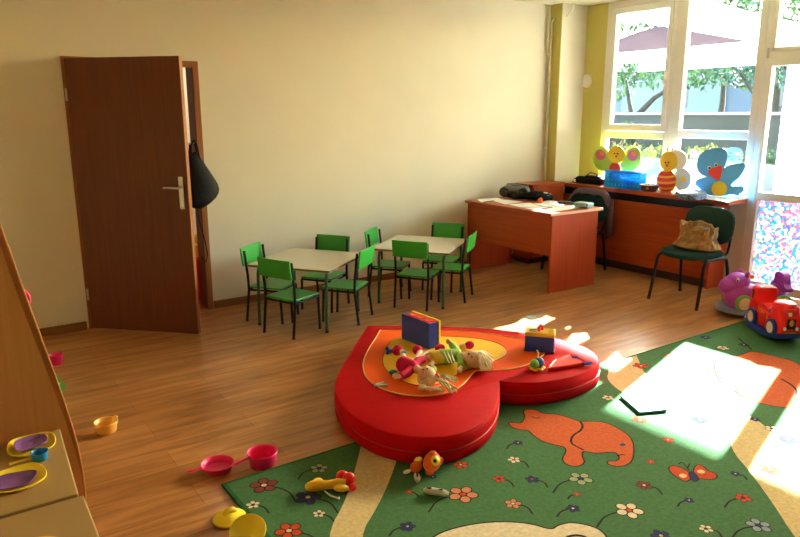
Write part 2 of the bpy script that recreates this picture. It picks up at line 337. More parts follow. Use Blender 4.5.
# ================================================================== OUTSIDE
PAVE = mat('terrace_paving', (.30, .29, .27), .9, var=.08, scale=6); GRASS = mat('lawn_grass', (.07, .11, .025), .95, var=.2, scale=12)
S(MB().bx(XW+.15, 15, -8, 22, -.12, -.02, PAVE).build('ground_terrace'))
S(MB().bx(15, 70, -20, 60, -.12, .40, GRASS).build('ground_garden'))
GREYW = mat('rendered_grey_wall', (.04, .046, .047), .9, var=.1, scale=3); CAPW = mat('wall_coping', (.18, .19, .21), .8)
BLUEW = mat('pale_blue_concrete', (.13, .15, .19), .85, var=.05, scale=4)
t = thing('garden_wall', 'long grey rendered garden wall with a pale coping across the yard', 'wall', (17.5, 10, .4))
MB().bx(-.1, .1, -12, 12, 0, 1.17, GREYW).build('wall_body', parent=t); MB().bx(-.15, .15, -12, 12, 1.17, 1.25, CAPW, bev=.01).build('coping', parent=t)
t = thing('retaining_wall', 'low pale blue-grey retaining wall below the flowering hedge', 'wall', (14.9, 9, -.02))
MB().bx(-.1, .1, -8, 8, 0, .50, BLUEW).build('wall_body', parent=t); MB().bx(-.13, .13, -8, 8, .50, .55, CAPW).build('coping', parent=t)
def leaf_m(n, c, tr=.4): return mat('leaf_'+n, c, .6, var=.25, scale=3, trans=tr)
def leaves(mb, c, r, n, m, size=.12):
    for _ in range(n):
        while True:
            p = Vector((random.uniform(-1,1), random.uniform(-1,1), random.uniform(-1,1)))
            if .25 < p.length < 1: break
        q = Vector((c[0]+p.x*r[0], c[1]+p.y*r[1], c[2]+p.z*r[2]))
        e = Euler((random.uniform(0,6.3), random.uniform(0,6.3), random.uniform(0,6.3))).to_matrix(); s = size*random.uniform(.6, 1.3)
        mb.add([q+e@Vector(v)*s for v in ((-.5, 0, 0), (0, -.28, .05), (.55, 0, 0), (0, .28, .05))], [(0,1,2,3)], m)
LG = leaf_m('mid_green', (.030, .075, .028)); LB = leaf_m('blue_green', (.022, .06, .042)); LY = leaf_m('yellow_green', (.20, .23, .05)); BARK = mat('bark', (.04, .03, .022), .9, var=.3, scale=10)
def tree(label, X, Y, trunk, blobs, m, size=.2, dens=300, f=1.):
    zf = lambda z: (1.64+(z+.4-1.64)*f)-.4 if z > .3 else z
    trunk = [([(x*f, y*f, zf(z)) for x, y, z in pts], a*f, b*f) for pts, a, b in trunk]; blobs = [((c[0]*f, c[1]*f, zf(c[2])), tuple(r*f for r in rr)) for c, rr in blobs]; size *= f; dens /= f**3; X *= f; Y *= f
    t = thing('garden_tree', label, 'tree', (X, Y, .4), group='trees beyond the garden wall')
    mb = MB()
    for pts, r0, r1 in trunk:
        n = len(pts); mb.tube(pts, [r0+(r1-r0)*i/(n-1) for i in range(n)], BARK, seg=8)
    mb.build('trunk', parent=t)
    mb = MB()
    for c, r in blobs: leaves(mb, c, r, int(dens*r[0]*r[1]*r[2]+80), m, size)
    mb.build('foliage', parent=t)
tree('leaning tree whose dark branch crosses the left window pane', 19.5, 14.6, [([(0,.6,0), (0,.1,1.0), (.1,-.6,1.7), (.2,-1.6,2.3)], .14, .05), ([(0,.1,1.0), (0,.5,2.4)], .09, .04)], [((0,-.6,2.7), (1.0,1.3,.7)), ((.2,-2.1,2.4), (.8,1.0,.55)), ((0,1.2,2.4), (1,1.2,.9)), ((.5,-.2,4.3), (1,2.2,.8))], LG, .19, 420)
tree('leafy tree hanging low behind the middle of the wide window', 20.0, 12.0, [([(0,0,0), (0,-.1,1.5), (.1,0,2.7)], .12, .05)], [((0,0,2.8), (1.1,1.5,.6)), ((-.3,-1.2,2.5), (.8,.9,.75)), ((0,1.1,3.0), (.9,1.0,.6))], LG, .18, 420, 1.28)
tree('straight-trunked tree behind the right side of the wide window', 19.0, 10.15, [([(0,0,0), (0,.02,1.3), (.05,.05,2.8)], .15, .09), ([(0,.02,1.4), (0,.7,2.3)], .06, .03)], [((0,.1,2.9), (1.1,1.2,.55)), ((0,.9,2.5), (.7,.7,.6)), ((.4,-.6,2.3), (.5,.5,.7)), ((0,-.1,4.7), (1.2,1.6,.7))], LB, .18, 420)
tree('tall bright tree above the white sail at the upper right', 24.0, 12.4, [([(0,0,0), (0,0,3.4)], .18, .09)], [((0,0,4.8), (1.3,2.2,1.2)), ((0,-2.4,4.6), (1.2,1.8,1.2)), ((0,2.6,4.6), (1.2,1.6,1.0))], LG, .22, 300, 1.27)
tree('dark green tree seen through the glazed door', 20.0, 9.0, [([(0,0,0), (0,0,2.4)], .14, .07)], [((0,.1,2.3), (1.0,.9,1.0)), ((.2,-.7,3.0), (1,.9,.8)), ((0,.0,1.2), (.7,.7,.6))], LB, .2, 420, 1.25)
h = MB()
for k in range(34): leaves(h, (15.25, 3.5+k*.36, .68+.05*sin(k*1.7)), (.22, .26, .22), 46, LY if k % 3 else LG, .11)
o = h.build('hedge', off=(15.25, 9, .4)); tag(o, 'low yellow-green flowering hedge on top of the retaining wall', 'hedge', kind='stuff')
sh = MB(); leaves(sh, (16.6, 14.0, 1.25), (.5, .7, .55), 420, LG, .13); leaves(sh, (16.6, 12.7, 1.0), (.4, .5, .4), 200, LG, .13); sh.tube([(16.6, 13.6, .4), (16.6, 13.8, 1.2)], .03, BARK)
tag(sh.build('garden_shrub', off=(16.6, 13.6, .4)), 'rounded green shrub in front of the grey garden wall, far left', 'shrub')
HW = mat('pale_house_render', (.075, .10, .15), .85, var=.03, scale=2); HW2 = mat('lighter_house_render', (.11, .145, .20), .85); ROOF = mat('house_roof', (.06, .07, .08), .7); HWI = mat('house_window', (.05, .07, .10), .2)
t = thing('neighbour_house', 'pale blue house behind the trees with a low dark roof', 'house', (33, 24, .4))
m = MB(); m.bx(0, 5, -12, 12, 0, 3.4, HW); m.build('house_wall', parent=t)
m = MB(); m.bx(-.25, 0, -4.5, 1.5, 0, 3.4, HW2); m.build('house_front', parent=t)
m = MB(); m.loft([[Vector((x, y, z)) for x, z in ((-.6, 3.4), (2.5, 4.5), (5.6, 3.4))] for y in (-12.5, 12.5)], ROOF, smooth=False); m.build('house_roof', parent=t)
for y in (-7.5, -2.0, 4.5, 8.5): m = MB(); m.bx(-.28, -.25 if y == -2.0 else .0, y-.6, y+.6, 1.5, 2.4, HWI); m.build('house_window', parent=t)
# canvas canopies in the yard
SAIL = mat('white_canvas', (.86, .86, .86), .8, trans=.55); MAUVE = mat('mauve_canvas', (.052, .034, .036), .85, var=.05, scale=2, trans=.01, spec=0)
XA = 12.6; A1 = [atx(*q, XA) for q in ((590, 12), (617, 18), (668, 27), (760, 43), (815, 52), (815, 27), (760, 16), (706, 0))]
t = thing('shade_sail', 'white canvas sail slanting across the top of the windows outside', 'shade sail', (XA, 7.6, -.02))
m = MB(); top = [(p.x+.5, p.y, p.z+1.1) for p in (A1[0], A1[1], A1[2])]
poly = [A1[0], A1[1], A1[2], A1[3], A1[4], A1[5], A1[6], A1[7], Vector((XA+.0, A1[7].y+.8, A1[7].z+.35)), Vector((XA, A1[0].y+.2, A1[0].z+.6))]
m.prism([(p.y, p.z) for p in poly], .012, SAIL, Matrix(((0,0,1,XA), (1,0,0,0), (0,1,0,0), (0,0,0,1)))); m.build('sail_cloth', parent=t, off=(XA, 7.6, -.02))
hem = mat('sail_hem', (.33, .30, .34), .8)
m = MB(); m.tube([A1[7], A1[6], A1[5]], .022, hem, seg=6); m.build('sail_hem', parent=t, off=(XA, 7.6, -.02))
q = atx(765, 45, XA); m = MB(); m.tube([(XA+.05, q.y, -.02), (XA+.05, q.y, q.z+.1)], .035, STEEL); m.build('sail_post', parent=t, off=(XA, 7.6, -.02))
XB = 13.0; t = thing('garden_pavilion', 'mauve canvas pavilion roof with a white hanging edge behind the sail', 'pavilion', (XB, 9.6, -.02))
e0 = atx(600, 65, XB); e1 = atx(757, 57, XB); zt = e0.z+.2; ze = 2.72
m = MB(); D_ = 3.0
y0, y1 = e1.y-.0, e0.y+1.2
m.loft([[Vector((XB, y0, 2.93)), Vector((XB, y1, 2.93))], [Vector((XB+1.6, y0+1.9, 3.62)), Vector((XB+1.6, y1-1.4, 3.62))], [Vector((XB+D_, y0, 2.93)), Vector((XB+D_, y1, 2.93))]], MAUVE, cap=False, closed=False, smooth=False)
m.add([(XB, y0, 2.93), (XB+1.6, y0+1.9, 3.62), (XB+D_, y0, 2.93), (XB, y1, 2.93), (XB+1.6, y1-1.4, 3.62), (XB+D_, y1, 2.93)], [(0,1,2), (3,5,4)], MAUVE); m.build('pavilion_roof', parent=t, off=(XB, 9.6, -.02), solid=.01)
m = MB(); m.bx(XB-.015, XB, y0, y1, 2.70, 2.94, SAIL); m.build('roof_valance', parent=t, off=(XB, 9.6, -.02))
m = MB(); m.bx(XB+D_, XB+D_+.015, y0, y1, 2.70, 2.94, SAIL); m.build('roof_valance', parent=t, off=(XB, 9.6, -.02))
for pxx in (674, 764):
    for x in (XB+.05, XB+D_-.05): y = atx(pxx, 60, x).y; m = MB(); m.tube([(x, y, -.02), (x, y, 2.9)], .04, WHITEP); m.build('pavilion_post', parent=t, off=(XB, 9.6, -.02))
q0 = atx(787, 60, 14.0); q1 = atx(820, 60, 14.0)
m = MB()
n = 24; ring = []
for k in range(n+1): y = q1.y-.6+(q0.y-q1.y+.6)*k/n; ring.append((14.0+.05*sin(k*1.9), y))
m.loft([[Vector((x, y, z)) for x, y in ring] for z in (0.02, 1.4, 2.9)], SAIL, cap=False, closed=False)
o = m.build('sun_curtain', off=(14, q0.y, 0), solid=.01); tag(o, 'bright white canvas curtain hanging in the yard beyond the glazed door', 'curtain')
# unseen flat awning, added and sized to keep the sun off the upper panes
t = thing('outside_sun_blocker', 'flat white awning added out of view above the terrace to cut the sun', 'awning', (XW+.15, 4, 3.4))
m = MB(); m.bx(0, 3.55, -9, 7, 0, .06, SAIL if False else mat('blocker_board', (.7, .68, .62), .8)); m.build('blocker_deck', parent=t)
m = MB(); m.bx(3.5, 3.58, -9, 7, -.02, .12, WHITEP); m.build('blocker_edge', parent=t)
m = MB(); m.bx(-.15, 0, -9, 7, -.45, 1.5, CREAM); m.build('wall_band', parent=t)
# ================================================================== CARPET
CG = carpet_m('green', (.078, .195, .082)); CGE = carpet_m('dark_green', (.03, .14, .05)); CC = carpet_m('cream', (.70, .55, .28)); CO = carpet_m('orange', (.62, .13, .045))
CK = carpet_m('outline', (.035, .03, .03)); CM = carpet_m('maroon', (.25, .06, .05)); CN = carpet_m('navy', (.04, .05, .16)); CRD = carpet_m('red', (.60, .08, .03)); CPK = carpet_m('salmon', (.66, .26, .14)); CPG = carpet_m('pale_green', (.36, .42, .25)); CW = carpet_m('ivory', (.78, .68, .48)); CB = carpet_m('blue_grey', (.28, .36, .42))
cx0, cx1, cy0, cy1, ch = .915, 5.75, -.6, 2.76, .012
cp = MB(); cp.bx(cx0, cx1, cy0, cy1, 0, ch, CGE, bev=.004)
_lay = [0]
def flat(poly, m, lv):
    """inlaid pile area: thin polygon at pile level lv"""
    z = ch+.0006*lv; cp.prism([(p[0], p[1]) for p in poly], 0, m, Matrix.Translation((0, 0, z)))
flat([(cx0+.02, cy0+.02), (cx1-.02, cy0+.02), (cx1-.02, cy1-.02), (cx0+.02, cy1-.02)], CG, .6)
def fpx(pts): return [(p.x, p.y) for p in (at(x, y, ch) for x, y in pts)]
def clipy(pts): return [(min(max(x, cx0+.02), cx1-.02), min(max(y, cy0+.02), cy1-.02)) for x, y in pts]
def grow(poly, d):
    n = len(poly); a = sum(poly[i][0]*poly[(i+1) % n][1]-poly[(i+1) % n][0]*poly[i][1] for i in range(n)); s = 1 if a > 0 else -1; out = []
    for i in range(n):
        p, q, r_ = Vector(poly[i-1]), Vector(poly[i]), Vector(poly[(i+1) % n])
        t = (r_-p); t = t.normalized() if t.length > 1e-9 else Vector((1, 0)); out.append((q.x+s*t.y*d, q.y-s*t.x*d))
    return out
def outlined(poly, m, lv, d=.008): flat(grow(poly, d), CK, lv); flat(poly, m, lv+.4)
def stroke(pts, w, lv=3, m=None):
    pts = smooth_poly(pts, 2, False); L_ = []; R_ = []
    for i, p in enumerate(pts):
        a = Vector(pts[max(i-1, 0)]); b = Vector(pts[min(i+1, len(pts)-1)]); t = (b-a).normalized(); nn = Vector((-t.y, t.x))*w/2
        L_.append((p[0]+nn.x, p[1]+nn.y)); R_.append((p[0]-nn.x, p[1]-nn.y))
    z = ch+.0006*lv; n = len(pts); cp.add([(x, y, z) for x, y in L_+R_], [(i, n+i, n+i+1, i+1) for i in range(n-1)], m or CK)
# cream paths
lft = fpx([(362.5, 437), (359.5, 453), (347, 499), (325, 537)]); rgt = fpx([(401, 447), (390.6, 479), (377.5, 507), (358.7, 537)])
lft = [(lft[0][0]+.12, cy1-.02)]+lft+[(.75+.2, 1.75), (cx0+.02, 1.6)]; rgt = [(lft[0][0]+.27, cy1-.02)]+rgt+[(1.05, 1.72), (cx0+.02, 1.38)]
flat(clipy(smooth_poly(lft, 2, False)+smooth_poly(rgt, 2, False)[::-1]), CC, 1.2)
l2 = [(3.50, cy1-.02), (3.42, 2.60), (3.26, 2.42), (3.18, 2.2), (3.24, 1.98), (3.30, 1.82), (3.15, 1.66), (2.98, 1.48), (2.72, 1.26), (2.55, 1.0), (2.45, .6)]
r2 = [(3.80, cy1-.02), (3.72, 2.60), (3.58, 2.46), (3.52, 2.2), (3.58, 1.9), (3.52, 1.68), (3.34, 1.5), (3.1, 1.3), (2.92, 1.1), (2.78, .8), (2.70, .6)]
l2 = [(3.60, cy1-.02), (3.50, 2.68), (3.32, 2.56), (3.22, 2.3), (3.30, 2.0), (3.36, 1.80), (3.10, 1.62), (2.97, 1.45), (2.78, 1.24), (2.62, 1.08), (2.4, .8)]
r2 = [(3.86, cy1-.02), (3.74, 2.62), (3.60, 2.48), (3.52, 2.25), (3.60, 2.0), (3.56, 1.75), (3.44, 1.58), (3.22, 1.38), (3.0, 1.16), (2.82, .92), (2.65, .7)]
flat(clipy(smooth_poly(l2, 2, False)+smooth_poly(r2, 2, False)[::-1]), CC, 1.2)
# elephant
def z2(pts, ox=500, oy=400, s=2.667): return fpx([(ox+x/s, oy+y/s) for x, y in pts])
el = z2([(62,30), (75,25), (100,28), (112,38), (150,38), (190,50), (215,60), (240,57), (280,60), (312,75), (340,92), (355,115), (355,150), (345,170), (320,178), (290,173), (286,164), (312,165), (322,156), (312,140), (290,138), (265,142), (240,140), (220,134), (216,150), (226,168), (205,178), (178,173), (166,158), (178,140), (176,126), (150,120), (118,112), (92,97), (78,80), (55,80), (30,72), (22,60), (42,62), (56,64), (66,52), (68,42)])
outlined(smooth_poly(el, 2), CO, 2, .007)
stroke(z2([(214,58), (222,70), (214,84), (196,93), (188,108), (192,118), (205,125), (222,134)]), .012, 3.2)
stroke(z2([(85,45), (95,50), (108,48)]), .008, 3.2); flat(ellipse(*z2([(327, 120)])[0], .018, .012), CN, 3.4)
stroke(z2([(312,150), (325,146), (334,148)]), .008, 3.2)
# large orange figure at the far right, in and out of the sun
f2 = fpx([(742, 355), (752, 351), (772, 356), (800, 363), (812, 380), (806, 404), (793, 409), (762, 404), (744, 398), (728, 386), (716, 372), (724, 360)])
outlined(smooth_poly(f2, 2), CO, 2, .007)
stroke(fpx([(781, 379), (790, 384), (797, 390), (796, 395)]), .014, 3.2); stroke(fpx([(716, 360), (714, 368), (717, 378), (722, 384)]), .01, 3.2); stroke(fpx([(744, 386), (738, 389), (735, 392), (741, 397), (750, 400)]), .01, 3.2); stroke(fpx([(752, 350), (745, 344), (738, 338)]), .012, 3.2)
# cream animal at the lower edge
f3 = fpx([(425, 545), (440, 533), (470, 525), (500, 522), (530, 524), (552, 531), (558, 526), (570, 523), (585, 525), (600, 530), (608, 540), (606, 556), (560, 600), (440, 600), (410, 570)])
outlined(smooth_poly(f3, 2), CW, 2, .008); stroke(fpx([(563, 545), (566, 537), (580, 535), (592, 541)]), .014, 3.2)
# butterfly
bc = at(692.5, 473, ch)
for L_ in ([(450,181), (460,175), (488,183), (508,198), (507,213), (492,218), (478,208), (458,196)], [(516,205), (518,182), (529,172), (545,180), (552,190), (574,196), (579,207), (562,213), (538,210)]): outlined(smooth_poly(z2(L_), 2), CRD, 2, .006)
outlined(smooth_poly(z2([(503,196), (512,190), (524,200), (530,214), (518,220), (508,210)]), 2), CN, 3, .004)
for q_ in ((488, 203), (536, 192)): p_ = z2([q_])[0]; flat(ellipse(p_[0], p_[1], .020, .016, 12), CC, 3.6)
stroke(z2([(476,172), (484,166), (492,172), (505,190)]), .006, 3.8); stroke(z2([(500,184), (506,170)]), .006, 3.8)
FL = [(264,485.5,14,CM,CC,0,1), (319,468.6,9,CPG,CN,1,1), (308,497.5,13,CN,CC,2,1), (253,505,7,CW,CN,0,1), (319,514,6.5,CW,CN,1,1), (289,531,14,CRD,CC,.3,1), (463,494.5,15,CPK,CRD,.5,1), (460.7,465,8,CRD,CC,0,0), (433,477,4,CN,CC,0,0), (409,492,4,CRD,CC,1,1), (499,479,6.5,CRD,CN,0,1), (513,504,8.5,CPK,CW,2,1), (407.5,526.7,8,CN,CC,.7,1), (514,460,6.5,CW,CRD,0,1), (518,443,5,CN,CC,0,1), (419,458,5,CW,CRD,0,0), (580.6,478.7,12,CPG,CN,.2,1), (532,479.5,7,CN,CRD,1,1), (577,494.5,4,CRD,CC,0,1), (573,508.7,7,CN,CW,0,1), (644,485.5,8,CM,CW,0,1), (629,510.6,14,CW,CRD,.4,1), (650.7,462,4.5,CRD,CC,0,0), (689,500.5,5,CN,CC,0,1), (706,529,7,CW,CN,0,1), (661,536,10,CN,CC,0,1), (743,498,8,CRD,CN,0,1), (758.7,525.6,12,CB,CN,.9,1), (735.5,474,5,CN,CC,0,1), (772,429,7,CW,CN,.2,0), (755,419.5,5,CN,CC,0,0), (641,366,8,CRD,CC,0,0), (668,355.5,4,CRD,CC,0,0), (722.7,348,6,CW,CRD,0,0), (705.5,337.5,5,CN,CC,0,0), (744,345,5,CN,CW,0,0), (608,398,6,CW,CRD,0,0), (712,372,7,CRD,CW,0,0), (640,420,8,CRD,CW,0,0), (700,420,9,CN,CW,0,0), (668,440,6,CRD,CW,0,0), (770,470,9,CRD,CC,0,0), (788,440,9,CN,CC,0,0)]
for i, (x, y, r, c, cc, a0, st) in enumerate(FL):
    p = at(x, y, ch); q = at(x+r, y, ch); rr = (q-p).length
    if st:
        d = random.choice((-1, 1)) if x > 300 else 1; e = at(x+d*r*1.7, y+r*.3, ch); f = at(x+d*r*2.3, y+r*1.2, ch)
        if i in (3,): d = 1
        stroke([(p.x, p.y), (e.x, e.y), (f.x, f.y)], .008, 1.8)
    for k in range(5):
        a = a0+2*pi*k/5; flat(ellipse(p.x+cos(a)*rr*.62, p.y+sin(a)*rr*.62, rr*.44, rr*.40, 14, a), CK, 2+.02*k)
    for k in range(5):
        a = a0+2*pi*k/5; flat(ellipse(p.x+cos(a)*rr*.62, p.y+sin(a)*rr*.62, rr*.36, rr*.32, 14, a), c, 2.4)
    flat(ellipse(p.x, p.y, rr*.27, rr*.27, 14), CK, 2.6); flat(ellipse(p.x, p.y, rr*.2, rr*.2, 14), cc, 3.0)
o = cp.build('carpet', off=(cx0, cy1, 0)); tag(o, 'large green play carpet with flowers, an orange elephant, a butterfly and cream paths', 'carpet')

# ================================================================== HEART MAT
hh = .15
HR = mat('red_heart_vinyl', (.50, .003, .006), .7, var=.04, scale=8, bump=.2, bscale=18, spec=.05); HO = mat('orange_vinyl', (.88, .11, .008), .6, spec=.1, var=.03, scale=8, bump=.08, bscale=22); HY = mat('yellow_vinyl', (.86, .50, .02), .6, spec=.25, var=.04, scale=8, bump=.08, bscale=26); PIPE = mat('yellow_piping', (.95, .62, .16), .5)
def hpx(pts, z=hh): return [(p.x, p.y) for p in (at(x, y, z) for x, y in pts)]
hp = [(320+x/2.667, 300+y/2.667) for x, y in [(125,68), (85,130), (45,195), (37,228), (44,262), (75,302), (130,340), (200,363), (290,371), (370,362), (430,333), (462,300), (475,270), (479,240), (480,217)]]
hq = [(320+x/2.667, 300+y/2.667) for x, y in [(480,217), (530,223), (600,221), (680,206), (732,183), (748,165), (744,148), (715,124), (640,100), (500,80), (400,73), (260,69), (125,68)]]
ho = smooth_poly(hpx(hp), 2, False)[:-1]+smooth_poly(hpx(hq), 2, False)[:-1]
hb = grow(ho, -.006)
t0 = Vector((2.35, 2.9, .0))
ht = thing('heart_floor_mat', 'big red heart-shaped foam play mat with orange and yellow inner hearts', 'play mat', t0)
def inset(poly, d): return grow(poly, -d)
m = MB(); rings = []
zc = [(0.0, .012), (.02, 0), (.07, -.004), (.085, .003), (.10, -.003), (hh-.018, 0), (hh-.005, .007), (hh, .02)]
for z, d in zc: rings.append([Vector((x, y, z+(.0125 if z < .001 else 0))) for x, y in inset(ho, d)])
m.loft(rings, HR, cap=False); m.prism(inset(ho, .02), 0, HR, Matrix.Translation((0, 0, hh)))
m.build('foam_body', parent=ht, off=t0, angle=60)
def seam(poly, z, r, mt, name):
    m = MB(); m.tube([(x, y, z) for x, y in poly], r, mt, seg=6, closed=True); return m.build(name, parent=ht, off=t0)
seam(grow(ho, .001), .078, .003, mat('red_seam', (.38, .005, .008), .6), 'seam')
seam(inset(ho, .008), hh-.003, .003, HR, 'edge_piping')
oi = hpx([(320+x/2.667, 300+y/2.667) for x, y in [(160,82), (148,104), (130,130), (117,158), (114,185), (125,213), (165,240), (230,256), (300,257), (350,247), (385,225), (405,198), (416,189)]])
oj = hpx([(476.5, 371), (500, 370.5), (515, 369), (528, 365), (541, 358), (546, 352), (541, 346), (528, 341), (510, 337), (480, 332.5), (440, 331), (400, 331), (380, 330.7)])
op = smooth_poly(oi, 2, False)+smooth_poly(oj, 2, False)
m = MB(); m.prism(op, .003, HO, Matrix.Translation((0, 0, hh))); m.build('orange_heart', parent=ht, off=t0); seam(op, hh+.003, .004, PIPE, 'yellow_piping')
ys = smooth_poly(hpx([(394,337), (387,347), (382,359), (384,369), (395,379), (413,386), (432,387), (448,381), (460,373), (472,369), (490,363), (502,359), (508,353), (503,346), (490,341), (470,338), (440,336.5)]), 2)
m = MB(); m.prism(ys, .002, HY, Matrix.Translation((0, 0, hh+.003))); m.build('yellow_heart', parent=ht, off=t0); seam(ys, hh+.004, .003, mat('dark_red_trim', (.35, .03, .02), .6), 'red_trim')
HT = hh+.006

# ================================================================== CHILDREN'S TABLES AND CHAIRS
TOPM = mat('pale_laminate', (.60, .54, .42), .25, var=.02, scale=5, coat=.3)
def kid_table(label):
    t = thing('childrens_table', label, 'table', group='low green-legged tables')
    a, b, hgt = .355, .35, .5
    m = MB(); m.box((0, 0, hgt-.009), (2*a, 2*b, .018), TOPM); m.build('table_top', parent=t)
    m = MB(); m.box((0, 0, hgt-.009), (2*a+.004, 2*b+.004, .014), mat('table_edge', (.20, .11, .05), .5)); m.build('table_edge', parent=t, bevel=.002)
    for sx in (-1, 1):
        for sy in (-1, 1):
            x, y = sx*(a-.06), sy*(b-.055); m = MB()
            m.tube([(sx*(a-.20), y, hgt-.034), (x-sx*.05, y, hgt-.034), (x-sx*.015, y, hgt-.045), (x, y, hgt-.085), (x+sx*.012, y, .01)], .0125, GREENM); m.tube([(x+sx*.012, y, 0), (x+sx*.012, y, .02)], .014, P_BLK); m.build('leg', parent=t)
    m = MB()
    for sy in (-1, 1): m.tube([(-a+.15, sy*(b-.055), hgt-.034), (a-.15, sy*(b-.055), hgt-.034)], .0115, GREENM)
    for sx in (-1, 1): m.tube([(sx*(a-.16), -b+.055, hgt-.034), (sx*(a-.16), b-.055, hgt-.034)], .0115, GREENM)
    m.build('under_frame', parent=t); return t
T1 = kid_table('low pale-topped table nearer the door, seen on the left'); T1.location = (2.45, 4.86, 0); T1.rotation_euler = (0, 0, R(36))
T2 = copy_tree(T1); T2['label'] = 'low pale-topped table nearer the red desk'; T2.location = (3.58, 4.86, 0); T2.rotation_euler = (0, 0, R(36))
def kid_chair(label):
    """faces local +x"""
    t = thing('childrens_chair', label, 'chair', group='green chairs at the low tables')
    w, d, sh, bh = .150, .135, .285, .60
    m = MB(); pts = []
    m.box((.005, 0, sh), (.29, .29, .014), GREENP); m.build('seat', parent=t, bevel=.004)
    m = MB(); n = 9; f = []
    for k in range(n): y = -w-.012+(2*w+.024)*k/(n-1); f.append((-d-.028-.010*cos((k/(n-1)-.5)*pi), y))
    rr = [[Vector((x-(z-.43)*.12, y, z)) for x, y in f]+[Vector((x-.012-(z-.43)*.12, y, z)) for x, y in f[::-1]] for z in (.455, .47, .58, bh)]
    m.loft(rr, GREENP, smooth=False); m.build('backrest', parent=t, bevel=.003)
    for s in (-1, 1):
        m = MB(); m.tube([(-d-.03, s*w, 0.01), (-d+.0, s*w, sh-.02), (-d-.004, s*w, sh+.1), (-d-.026, s*w, bh-.02)], .0105, BLACKM, seg=8); m.tube([(-d-.03, s*w, 0), (-d-.03, s*w, .014)], .012, P_BLK, seg=8); m.build('leg', parent=t)
        m = MB(); m.tube([(d+.012, s*w*.95, 0.01), (d-.0, s*w*.95, sh-.02)], .0105, BLACKM, seg=8); m.tube([(d+.012, s*w*.95, 0), (d+.012, s*w*.95, .014)], .012, P_BLK, seg=8); m.build('leg', parent=t)
    m = MB(); m.tube([(-d, -w, sh-.02), (d, -w*.95, sh-.02), (d, w*.95, sh-.02), (-d, w, sh-.02)], .009, BLACKM, seg=8, closed=True); m.build('seat_frame', parent=t); return t
KC = [('left table chair with its bright backrest by the wall, nearest the door', 2.21, 5.04, -52), ('left table chair pulled out in front, its dark backrest toward the viewer', 2.19, 4.64, 22), ('left table chair behind the table top, back against the cream wall', 2.71, 5.09, 214), ('left table chair at its right end, next to the second table', 2.69, 4.68, 127),
      ('right table chair at its left end by the wall, between the two tables', 3.42, 5.12, -52), ('right table chair in front, backrest seen square from behind', 3.41, 4.68, 32), ('right table chair behind the table top, close to the red desk', 3.95, 5.03, 214), ('right table chair at its right end, in front of the red desk', 3.80, 4.70, 127)]
c0 = kid_chair(KC[0][0])
for i, (lb, x, y, a) in enumerate(KC):
    o = c0 if i == 0 else copy_tree(c0); o['label'] = lb; o.location = (x, y, 0); o.rotation_euler = (0, 0, R(a))

# ================================================================== RED DESK
dx0, dx1, dy0, dy1, dh = 4.58, 5.30, 4.255, 5.46, .755
t = thing('office_desk', 'cherry red wooden desk with panel sides, covered in papers', 'desk', (4.95, 4.86, 0))
of = (4.95, 4.86, 0)
m = MB(); m.bx(dx0, dx1, dy0, dy1, dh-.025, dh, CHERRYH); m.build('desk_top', parent=t, off=of, bevel=.003)
m = MB(); m.bx(dx0+.003, dx1-.003, dy0-.002, dy0, dh-.024, dh-.001, mat('worn_edge_band', (.75, .42, .28), .5)); m.build('edge_band', parent=t, off=of)
for y in (dy0+.01, dy1-.035): m = MB(); m.bx(dx0+.035, dx1-.06, y, y+.025, .006, dh-.025, CHERRY); m.build('side_panel', parent=t, off=of, bevel=.002)
m = MB(); m.bx(dx0+.05, dx0+.072, dy0+.035, dy1-.035, .35, dh-.025, CHERRYH); m.build('modesty_panel', parent=t, off=of)
for x in (dx0+.07, dx1-.10):
    for y in (dy0+.022, dy1-.022): m = MB(); m.tube([(x, y, 0), (x, y, .01)], .014, STEEL); m.build('glide', parent=t, off=of)

# ================================================================== LONG COUNTER UNDER THE WINDOW
t = thing('window_counter', 'long cherry wood counter running under the window', 'counter', (6.05, 4.4, 0)); of = (6.05, 4.4, 0)
m = MB(); ch_ = .855
m.prism([(5.955, 3.385), (6.262, 3.385), (6.262, 5.44), (6.045, 5.44)], .04, CHERRYH, Matrix.Translation((0, 0, ch_-.04))); m.build('counter_top', parent=t, off=of, bevel=.003)
m = MB(); m.bx(6.045, 6.07, 3.53, 5.42, .72, ch_-.04, P_BLK); m.build('shadow_gap_rail', parent=t, off=of)
m = MB(); m.bx(5.99, 6.012, 3.56, 5.40, .085, .74, CHERRYH); m.build('front_panel', parent=t, off=of)
m = MB(); m.bx(5.97, 6.235, 3.525, 3.55, .0, ch_-.04, CHERRY); m.build('end_panel', parent=t, off=of)
m = MB(); m.bx(6.02, 6.04, 3.56, 5.40, .0, .085, mat('dark_plinth', (.05, .02, .015), .5)); m.build('plinth', parent=t, off=of)
t = thing('corner_cabinet', 'low cherry wood cabinet against the back wall behind the desk', 'cabinet', (5.68, 5.45, 0)); of = (5.68, 5.45, 0)
m = MB(); m.bx(5.38, 5.88, 5.27, 5.548, .862, .885, CHERRYH); m.build('cabinet_top', parent=t, off=of, bevel=.003)
m = MB(); m.bx(5.39, 5.87, 5.29, 5.545, .06, .862, CHERRY); m.build('cabinet_body', parent=t, off=of)
m = MB(); m.bx(5.40, 5.86, 5.31, 5.54, 0, .06, mat('dark_plinth', (.05, .02, .015), .5)); m.build('plinth', parent=t, off=of)
for a, b in ((5.395, 5.628), (5.632, 5.865)):
    m = MB(); m.bx(a, b, 5.273, 5.29, .07, .855, CHERRY); m.build('cabinet_door', parent=t, off=of, bevel=.002)

